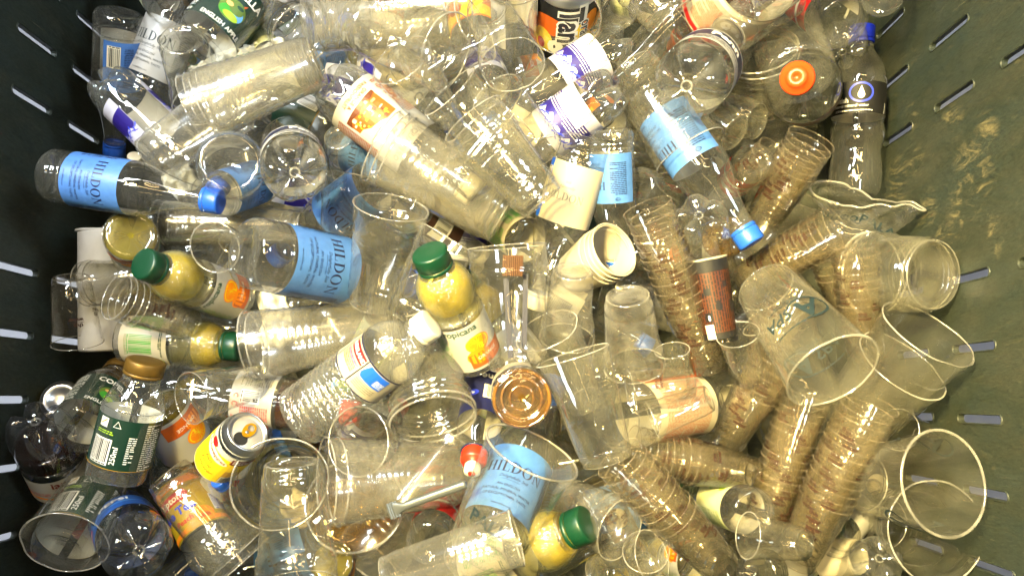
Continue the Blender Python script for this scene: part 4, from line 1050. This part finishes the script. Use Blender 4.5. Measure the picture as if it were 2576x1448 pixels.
# layer 1-2: cups and bottles lying in the open
stack('lying_tall', 'clear', 'left of the blue centre label', (760, 570), (398, 560), 110, 3, .010, -1, 1)
put('pint0', 'upside-down grey cup at the top left, in front of the white label', (455, 98), (510, 260), 152, -1, 2)
put('cloudy', 'clear cup poking base-first from the big cup stack at upper left', (374, 400), (592, 258), 152, +1, 3)
stack('lying_tall', 'large clear', 'at the upper left beside the napkin', (800, 152), (492, 275), 175, 4, .009, +1, 3)
put('plain_ring_white', 'clear bottle with ringed round base facing up at left', (580, 410), (590, 470), 150, -1, 3)
put('penny', 'clear bottle with five-lobed base facing up, right of the ringed base', (742, 438), (728, 340), 152, -1, 3, roll=30)
put('hildon', 'blue-labelled bottle with blue cap lying against the left wall', (125, 440), (556, 508), 138, +1, 3, roll=0)
put('yellow_base', 'juice bottle standing on its head, yellow base facing up at left', (328, 590), (342, 640), 122, -1, 3)
stack('small', 'clear', 'left of the lettered cups by the left wall', (395, 690), (215, 715), 112, 3, .008, -1, 1)
put('small_brown', 'clear cup standing mouth-down against the left wall', (178, 695), (195, 862), 118, -1, 1)
put('trop_back', 'juice bottle with pale back label and green cap, left of the big cups', (308, 850), (605, 872), 118, +1, 1, roll=0)
stack('small_brown', 'brown-lettered', 'left of the orange picture label', (482, 815), (292, 745), 112, 4, .009, +1, 3, roll=10)
put('trop', 'juice bottle with green cap and orange picture at left', (600, 752), (358, 662), 125, +1, 3, roll=-15)
put('shot', 'small clear cup with its round mouth facing the viewer at left', (582, 604), (540, 622), 124, +1, 4)
put('copella_back', 'dark green bottle with gold cap and white barcode at lower left', (290, 1200), (369, 905), 150, +1, 4, roll=-5)
put('pint3', 'clear cup lying over the dark green label at the lower-left corner', (265, 1180), (165, 1365), 190, +1, 3, tag='ll')
put('schweppes', 'yellow tonic can with open top and gold pull tab', (540, 1165), (622, 1086), 120, +1, 4, roll=0)
stack('pint0', 'clear', 'round the iced-tea bottle at bottom left', (420, 1190), (610, 1410), 165, 2, .012, +1, 2, tag='lip')
stack('lying_tall', 'large hazy clear', 'left of the ribbed bottle', (1010, 805), (628, 868), 172, 2, .008, -1, 2)
put('hildon', 'blue-labelled bottle in the centre left, lettering facing up', (615, 632), (1065, 720), 168, -1, 3, roll=-5)
put('pint1', 'clear ribbed cup standing over the end of the centre blue label', (938, 765), (985, 520), 188, +1, 4)
put('pint0', 'clear cup with thin oval rim below the round bottle bases', (850, 640), (872, 442), 125, -1, 2)
put('cloudy', 'milky cup half hidden under the green-capped bottle', (1110, 850), (1040, 740), 130, +1, 1)
put('quattro', 'juice bottle with brown town picture on white label', (822, 203), (1195, 487), 158, +1, 3, roll=0, tag='qs')
stack('lying_tall', 'clear', 'round the neck of the picture-labelled bottle', (1266, 548), (962, 366), 196, 3, .010, +1, 3, tag='qs')
stack('lying_tall', 'large clear', 'along the top edge left of centre', (770, 60), (1190, 20), 185, 3, .014, -1, 1)
put('squat', 'pale cup base at the top edge right of the dark green label', (700, 40), (760, 90), 150, +1, 1)
put('pint0', 'cup with round mouth facing right, upper centre', (895, 55), (1122, 132), 200, +1, 3)
put('pint2', 'cup with its mouth round a blue cap at top centre', (1225, 20), (1292, 165), 165, +1, 3, tag='tc')
put('pint1', 'clear cup around the black and orange can at the top', (1440, -80), (1420, 55), 178, +1, 2, tag='tg')
put('pint0', 'clear cup lying behind the fat cup, upper centre', (1290, 400), (1130, 230), 165, +1, 1)
stack('pint0', 'wide clear', 'in the centre leaning right', (1365, 512), (1185, 300), 178, 2, .012, +1, 3)
put('pint3', 'clear cup lying at the top between can and orange nozzle', (1560, 190), (1700, 60), 130, +1, 1)
put('cloudy', 'clear cup at the top edge right of the can', (1560, 30), (1480, -60), 150, -1, 1)
put('squat', 'clear cup at the top edge left of the orange nozzle', (1690, 45), (1600, -60), 150, -1, 1)
put('hildon', 'blue-labelled bottle with blue cap pointing down right', (1632, 232), (1893, 614), 145, +1, 2, roll=65, tag='hr')
put('pint0', 'cup slipped over the blue-labelled bottle at right', (1588, 168), (1735, 380), 188, +1, 3, tag='hr')
put('penny', 'bottle with black-banded label and lobed base facing up at upper right', (1722, 222), (1845, 90), 172, -1, 2, roll=0)
put('mocha', 'big bottle of brown drink with orange nozzle at the top right', (1960, -110), (1690, 125), 215, -1, 2, roll=30)
stack('squat', 'clear', 'standing upright between the two round bottles at upper right', (1925, 265), (1912, 128), 172, 2, .010, +1, 1)
put('red_dome', 'round clear bottle seen from above with a red and white cap', (2028, 235), (2003, 194), 186, +1, 2, roll=0)
put('small', 'clear cup on its side with ringed base below the upper-right cups', (1905, 306), (1750, 270), 128, -1, 1)
put('drop', 'bottle with black drop label and dark blue cap at the right wall', (2148, 492), (2168, 66), 128, +1, 1, roll=5)
stack(NEST, 'brown-lettered', 'leaning left below the red and white cap', (1912, 565), (2040, 350), 118, 14, .0062, +1, 2)
stack(NEST, 'brown-lettered', 'small, left of the leaning stack at upper right', (1826, 478), (1945, 385), 92, 3, .012, +1, 0)
stack(NEST, 'brown-lettered', 'long, right of the two upside-down cups', (1786, 925), (1628, 520), 122, 15, .0085, +1, 3)
put('coffee', 'dark brown and orange printed coffee cup', (1812, 850), (1774, 652), 104, +1, 3, roll=0)
stack('pot', 'ivory', 'of ivory pots right of centre', (1440, 690), (1545, 628), 138, 4, .011, +1, 2)
put('cloudy', 'upside-down cup with round base up, left of two near the centre', (1440, 680), (1425, 850), 142, -1, 3)
put('cloudy', 'upside-down milky cup, right of two near the centre', (1578, 742), (1596, 920), 155, -1, 3)
put('pint0', 'tall cup standing upright just right of the centre juice bottle', (1300, 928), (1275, 620), 205, +1, 3)
put('trop', 'juice bottle with green cap and orange picture in the centre', (1200, 905), (1078, 632), 142, +1, 4, roll=-10)
put('kirk', 'ribbed water bottle with white cap and blue-and-white label', (752, 1052), (1086, 812), 165, +1, 4, roll=-15)
stack('squat', 'clear', 'mouth-down below the centre juice bottle', (1062, 890), (1090, 1058), 208, 2, .008, +1, 3)
put('amber_base', 'bottle with amber round base facing up right of centre', (1312, 1002), (1300, 960), 142, -1, 3)
put('pint3', 'long clear cup with oval mouth in the lower centre', (1528, 1158), (1440, 892), 190, +1, 4)
put('small', 'small clear cup with round mouth below the milky upside-down cup', (1705, 990), (1690, 880), 86, +1, 3)
put('small', 'clear cup with oval mouth right of the long lettered stack', (1885, 955), (1855, 840), 102, +1, 3)
put('small_brown', 'lettered clear cup lying on the cream text label', (1740, 960), (1585, 985), 108, +1, 3)
put('small', 'clear cup lying right with round base on the cream text label', (1785, 1000), (1640, 1055), 96, -1, 3)
stack(NEST, 'brown-lettered', 'right of the cream text label', (1820, 1120), (1950, 900), 118, 10, .0075, +1, 2)
stack(NEST, 'brown-lettered', 'lying flat below the cream text label', (1895, 1190), (1590, 1130), 120, 11, .0080, +1, 2)
stack(NEST, 'brown-lettered', 'lying at right below the crushed cup', (1842, 725), (2105, 570), 112, 9, .0085, +1, 2)
stack(NEST, 'brown-lettered', 'standing at right beside the wide clear cup', (2165, 835), (2085, 615), 118, 10, .0070, +1, 2)
stack(NEST, 'brown-lettered', 'behind the standing stack at the right wall', (2180, 920), (2150, 620), 112, 12, .0080, +1, 1)
stack('squat', 'wide clear', 'lying against the right wall', (2350, 690), (2190, 690), 212, 2, .006, -1, 2)
stack(NEST, 'brown-lettered', 'upper left under the large lettered cup', (1890, 1000), (2000, 720), 118, 10, .0085, +1, 1)
put('aspa', 'large lettered cup in the right of the pile, mouth to lower right', (1925, 722), (2095, 935), 232, +1, 4, roll=60)
stack('pint4', 'large clear', 'at the right wall, mouth to upper right', (2080, 1135), (2338, 836), 228, 2, .045, +1, 3)
stack(NEST, 'brown-lettered', 'long, left of two at the lower right', (1905, 1370), (2030, 985), 122, 17, .0072, +1, 2)
stack(NEST, 'brown-lettered', 'long, right of two at the lower right', (2000, 1415), (2190, 1010), 135, 16, .0075, +1, 3)
stack(NEST, 'brown-lettered', 'long and slanting at the bottom right of centre', (1820, 1430), (1555, 1150), 132, 14, .0090, +1, 3)
stack(NEST, 'brown-lettered', 'curling behind the green cap at the bottom', (1600, 1420), (1480, 1225), 128, 10, .0080, +1, 1)
stack(NEST, 'brown-lettered', 'short, behind the long clear cup', (1680, 1280), (1560, 1180), 110, 6, .0080, +1, 0)
put('small', 'small clear cup lying across the foot of the long lettered stacks', (2025, 1368), (1880, 1345), 112, +1, 4)
put('aspa_short', 'lettered cup with big round mouth at the right wall', (2165, 1205), (2375, 1215), 238, +1, 3, roll=150)
put('pint0', 'clear cup below the big round mouth at the lower right', (2210, 1310), (2355, 1335), 225, +1, 1)
put('small_brown', 'amber-tinted small cup behind the big round mouth', (2330, 1100), (2260, 1080), 100, +1, 1)
put('hildon', 'blue-labelled bottle inside a lettered cup at the bottom centre', (1215, 1400), (1392, 960), 165, -1, 2, roll=-5, tag='pl')
put('pall', 'lettered clear cup around the blue label at the bottom centre', (1190, 1425), (1338, 1135), 245, +1, 2, roll=10, tag='pl')
put('trop_back', 'juice bottle with green cap at the bottom edge', (1175, 1440), (1478, 1315), 148, +1, 3, roll=20, tag='tb')
put('lying_tall', 'flattened clear cup over the juice bottle at the bottom edge', (965, 1450), (1300, 1350), 140, +1, 3, tag='tb')
stack('lying_tall', 'large clear', 'lying above the grey sachet', (1165, 1190), (820, 1212), 210, 2, .012, +1, 3)
put('pint0', 'upside-down tall clear cup at the bottom left of centre', (735, 1160), (748, 1470), 205, +1, 4)
put('pint0', 'clear cup with wide round mouth behind the upside-down tall cup', (735, 1195), (702, 1215), 215, +1, 2)
put('squat', 'clear cup holding a little amber drink at the bottom centre', (880, 1320), (893, 1268), 225, +1, 1, tag='am')
put('lying_tall', 'cup lying over the red label at the bottom centre', (1160, 1090), (925, 1405), 185, +1, 1)
put('cloudy', 'clear cup mouth at the bottom edge right of the green cap', (1620, 1440), (1625, 1385), 110, +1, 3)
put('pint0', 'clear cup at the bottom edge right of the juice bottle', (1500, 1440), (1640, 1400), 130, +1, 1)
put('yellow_base', 'yellow bottle base at the bottom edge beside the tall upside-down cup', (835, 1412), (850, 1460), 100, -1, 1)

# more clear cups lying in between
put('pint4', 'clear cup lying between the paper scrap and the tilted cup, top centre', (1010, 180), (1195, 70), 165, +1, 2)
put('pint1', 'ribbed clear cup leaning below the round mouth, upper centre', (1120, 320), (1010, 150), 160, +1, 2)
put('pint0', 'clear cup resting on the wide leaning centre cups', (1140, 470), (1290, 300), 150, +1, 3)
put('pint3', 'clear cup lying below the lobed base with the black-banded label', (1850, 335), (1700, 250), 140, -1, 2)
put('pint4', 'clear cup behind the long clear cup in the lower centre', (1470, 1010), (1375, 830), 165, +1, 2)
put('cloudy', 'hazy cup between the two large lying cups, lower centre', (1010, 1130), (900, 1110), 165, +1, 2)
put('pint1', 'ribbed clear cup over the golden juice bottle', (640, 960), (480, 1000), 130, +1, 2)
put('pint0', 'clear cup lying between the centre juice bottle and the ribbed cup', (1010, 800), (1130, 600), 150, +1, 2)
put('pint3', 'clear cup lying across the lower purple label end', (1370, 380), (1250, 250), 150, -1, 2)
put('pint4', 'clear cup lying under the large lettered cup', (2060, 1010), (1950, 800), 170, +1, 2)
put('pint0', 'clear cup at the top edge beside the red label', (1830, 90), (1960, -20), 150, -1, 2)
put('cloudy', 'hazy cup at the bottom edge left of the slanting lettered stack', (1420, 1250), (1560, 1330), 150, +1, 2)

# ------------------------------------------------------------------ loose single things
def at(px, py, z):
    r = ray(px, py); return CAM + r * ((z - CAM.z) / r.z)
def top_at(x, y):
    return 0
def crumpled(name, label, cat, px, py, z, sx, sy, mat, seed, amp, n=38):
    o_ = Vector((seed * 3.1, seed * 1.7, 0)); v, f = [], []
    for j in range(n + 1):
        for i in range(n + 1):
            a, b = i / n * 2 - 1, j / n * 2 - 1
            q = Vector((a, b, 0)); w1 = noise.noise(q * 1.3 + o_); w2 = 1 - abs(noise.noise(q * 2.3 + o_ * 2)) * 2; w3 = 1 - abs(noise.noise(q * 5.1 + o_ * 3)) * 2
            rad = 1 + .25 * noise.noise(q * 1.1 + o_ * 5)
            v.append((a * sx * rad + .15 * sx * noise.noise(q * 2 + o_ * 4), b * sy * rad + .15 * sy * noise.noise(q * 2 + o_ * 6), amp * (w1 + .5 * w2 + .35 * w3 - .7 * (a * a + b * b))))
    for j in range(n):
        for i in range(n): f.append((j * (n + 1) + i, j * (n + 1) + i + 1, (j + 1) * (n + 1) + i + 1, (j + 1) * (n + 1) + i))
    me = mesh_from(name, v, f, mat); o = obj(name, me, None, label, cat); o.location = at(px, py, z); o.rotation_euler = (0, 0, R(seed * 20))
    md = o.modifiers.new('thick', 'SOLIDIFY'); md.thickness = .0012
    return o
crumpled('paper_napkin', 'crumpled white paper napkin with yellow stains at the upper left', 'napkin', 615, 170, .025, .052, .030, 'napkin', 1, .022)
crumpled('paper_napkin', 'small crumpled white tissue left of the ringed round base', 'napkin', 452, 452, .01, .018, .018, 'napkin', 2, .012, 24)
crumpled('paper_napkin', 'white tissue scrap under the orange-picture juice bottle at left', 'napkin', 690, 800, -.01, .034, .02, 'napkin', 5, .012, 24)
crumpled('paper_napkin', 'stained tissue inside the tall upside-down cup', 'napkin', 748, 1275, -.03, .02, .015, 'paper', 7, .014, 24)
crumpled('paper_scrap', 'torn cream paper scrap left of the lower purple label', 'paper', 1312, 322, .03, .022, .022, 'paper', 3, .004, 20)
crumpled('paper_scrap', 'cream paper scrap under the cups at top centre', 'paper', 990, 130, -.02, .05, .03, 'paper', 4, .008, 20)
# grey stick sachet
def sachet():
    a, b = at(985, 1283, .135), at(1172, 1216, .15)
    d = b - a; Lh = d.length; n = 24; v, f = [], []
    for i in range(n + 1):
        t = i / n; hw = .0042 + .004 * max(0, 1 - t / .16); th = .0026 * min(1, t / .16) + .0004
        for k in range(12):
            an = 2 * math.pi * k / 12; v.append((t * Lh, hw * math.cos(an), th * math.sin(an)))
    for i in range(n):
        for k in range(12): f.append((i * 12 + k, i * 12 + (k + 1) % 12, (i + 1) * 12 + (k + 1) % 12, (i + 1) * 12 + k))
    f += [tuple(range(11, -1, -1)), tuple(n * 12 + k for k in range(12))]
    o = obj('sugar_sachet', mesh_from('sugar_sachet', v, f, 'sachet'), None, 'thin silvery stick sachet lying across the cups at bottom centre', 'sachet')
    x = d.normalized(); z = Vector((0, 0, 1)); z = (z - x * z.dot(x)).normalized(); y = z.cross(x)
    M = Matrix((x, y, z)).transposed().to_4x4(); M.translation = a; o.matrix_world = M
    cr = [(i * .0012, s_ * .0083, .0012) for i in range(6) for s_ in (-1, 1)]
    obj('crimped_end', mesh_from('crimped_end', [(-.004 + .0014 * i, s_ * .0078, .0010 * (i % 2)) for i in range(9) for s_ in (-1, 1)], [(2 * i, 2 * i + 2, 2 * i + 3, 2 * i + 1) for i in range(8)], 'sachet', False), o)
sachet()
# amber drink in the cup
def drink_pool():
    c = at(884, 1300, .02)
    root = [o for o in C.objects if o.get('label', '').startswith('clear cup holding a little amber')][0]
    me = revolve('drink', [(0, .006), (.040, .006), (.0445, .040), (.0440, .0405), (0, .0405)], 'amber', 44)
    obj('drink', me, root)
drink_pool()
# crushed lettered cup against the right wall
def crushed():
    n, m = 72, 30; v, f = [], []
    for j in range(m + 1):
        t = j / m
        for i in range(n):
            a = 2 * math.pi * i / n
            rx = (.034 + .026 * t); ry = (.028 - .016 * t) + .005 * math.sin(3 * a)
            x = rx * math.cos(a); y = ry * math.sin(a) + .012 * t * math.sin(2.2 * math.cos(a) + .6)
            k = noise.noise(Vector((x * 30, y * 30, t * 2.2))) * .007 - .010 * (1 - 2.2 * abs(noise.noise(Vector((x * 38 + 4, y * 20, t * 3.1))))) * (.3 + t) * .6 + .016 * t * max(0, math.cos(a)) ** 3
            v.append((x, y + k, .105 * t - .034 * t * t * abs(math.cos(a - .5)) ** 1.5 + .012 * t * math.sin(2 * a + 1)))
    for j in range(m):
        for i in range(n): f.append((j * n + i, j * n + (i + 1) % n, (j + 1) * n + (i + 1) % n, (j + 1) * n + i))
    f.append(tuple(range(n - 1, -1, -1)))
    root = obj('crushed_plastic_cup', None, label='crushed clear cup with dark lettering against the right wall', cat='cup')
    obj('wall', mesh_from('wall', v, f, 'pet_base'), root)
    rv, rf_ = [], []
    for i in range(n):
        c0 = Vector(v[m * n + i]); nx = Vector(v[m * n + (i + 1) % n]); tg = (nx - c0).normalized(); s1 = tg.cross(Vector((0, 0, 1))).normalized(); s2 = tg.cross(s1)
        for k in range(6):
            an = 2 * math.pi * k / 6; rv.append(tuple(c0 + (s1 * math.cos(an) + s2 * math.sin(an)) * .0014))
    for i in range(n):
        for k in range(6): rf_.append((i * 6 + k, ((i + 1) % n) * 6 + k, ((i + 1) % n) * 6 + (k + 1) % 6, i * 6 + (k + 1) % 6))
    obj('rim', mesh_from('rim', rv, rf_, 'cup_rim'), root)
    vs_, fs = text_shape('AmooPALA', .01); ys = []
    tv = []
    for x, y in vs_:
        X = x * .0125; Z = .058 + y * .013; t = Z / .105; rx = .036 + .030 * t; ca = max(-.97, min(.97, X / rx)); sa = math.sqrt(1 - ca * ca)
        ry = .030 - .018 * t + .004 * math.sin(3 * math.acos(ca)); yy = -ry * sa + .012 * t * math.sin(2.2 * ca + .6) - .004
        tv.append((X, yy, Z - .020 * t * t * abs(ca) ** 1.5))
    obj('lettering', mesh_from('lettering', tv, fs, 'ink_ink', False), root)
    p0, p1 = at(2130, 600, -.04), at(2185, 490, .03)
    z = (p1 - p0).normalized(); yv = (CAM - p0); yv = -(yv - z * yv.dot(z)).normalized(); xv = yv.cross(z)
    M = Matrix((xv, yv, z)).transposed().to_4x4() @ Matrix.Diagonal((1.05, 1.05, .85, 1)); M.translation = p0; root.matrix_world = M
crushed()


# ridged brown piece added for the stripes refracted in the tall upright cup
def refraction_piece():
    n = 11; v, f = [], []
    for i in range(n * 2 + 1):
        z = .0012 if i % 2 else 0
        for y in (-.011, .011): v.append((-.011 + i * .001, y, z)); v.append((-.011 + i * .001, y, z - .0012))
    for i in range(n * 2):
        b = i * 4; f += [(b, b + 4, b + 6, b + 2), (b + 1, b + 3, b + 7, b + 5), (b, b + 1, b + 5, b + 4), (b + 2, b + 6, b + 7, b + 3)]
    o = obj('refraction_piece', mesh_from('refraction_piece', v, f, 'ridged_brown', False), None, 'small ridged brown piece for stripes refracted in the tall upright centre cup', 'ridged_brown')
    o.location = at(1290, 668, .10); o.rotation_euler = (.15, .1, 0)
solid('ridged_brown', lin((96, 60, 24)), .8)
refraction_piece()

# dark strips added in place of dark reflections in the tall upright cup
def reflection_strip(label, a, b):
    p, q = at(*a, .075), at(*b, .085); d = q - p
    o = obj('reflection_strip', boxm('reflection_strip', (0, -.0028, -.0008), (d.length, .0028, .0008), 'ink_navy'), None, label, 'reflection_strip')
    x = d.normalized(); z = Vector((0, 0, 1)); z = (z - x * z.dot(x)).normalized()
    M = Matrix((x, z.cross(x), z)).transposed().to_4x4(); M.translation = p; o.matrix_world = M
reflection_strip('left dark strip for a reflection in the tall upright centre cup', (1284, 900), (1272, 700))
reflection_strip('right dark strip for a reflection in the tall upright centre cup', (1318, 890), (1322, 690))
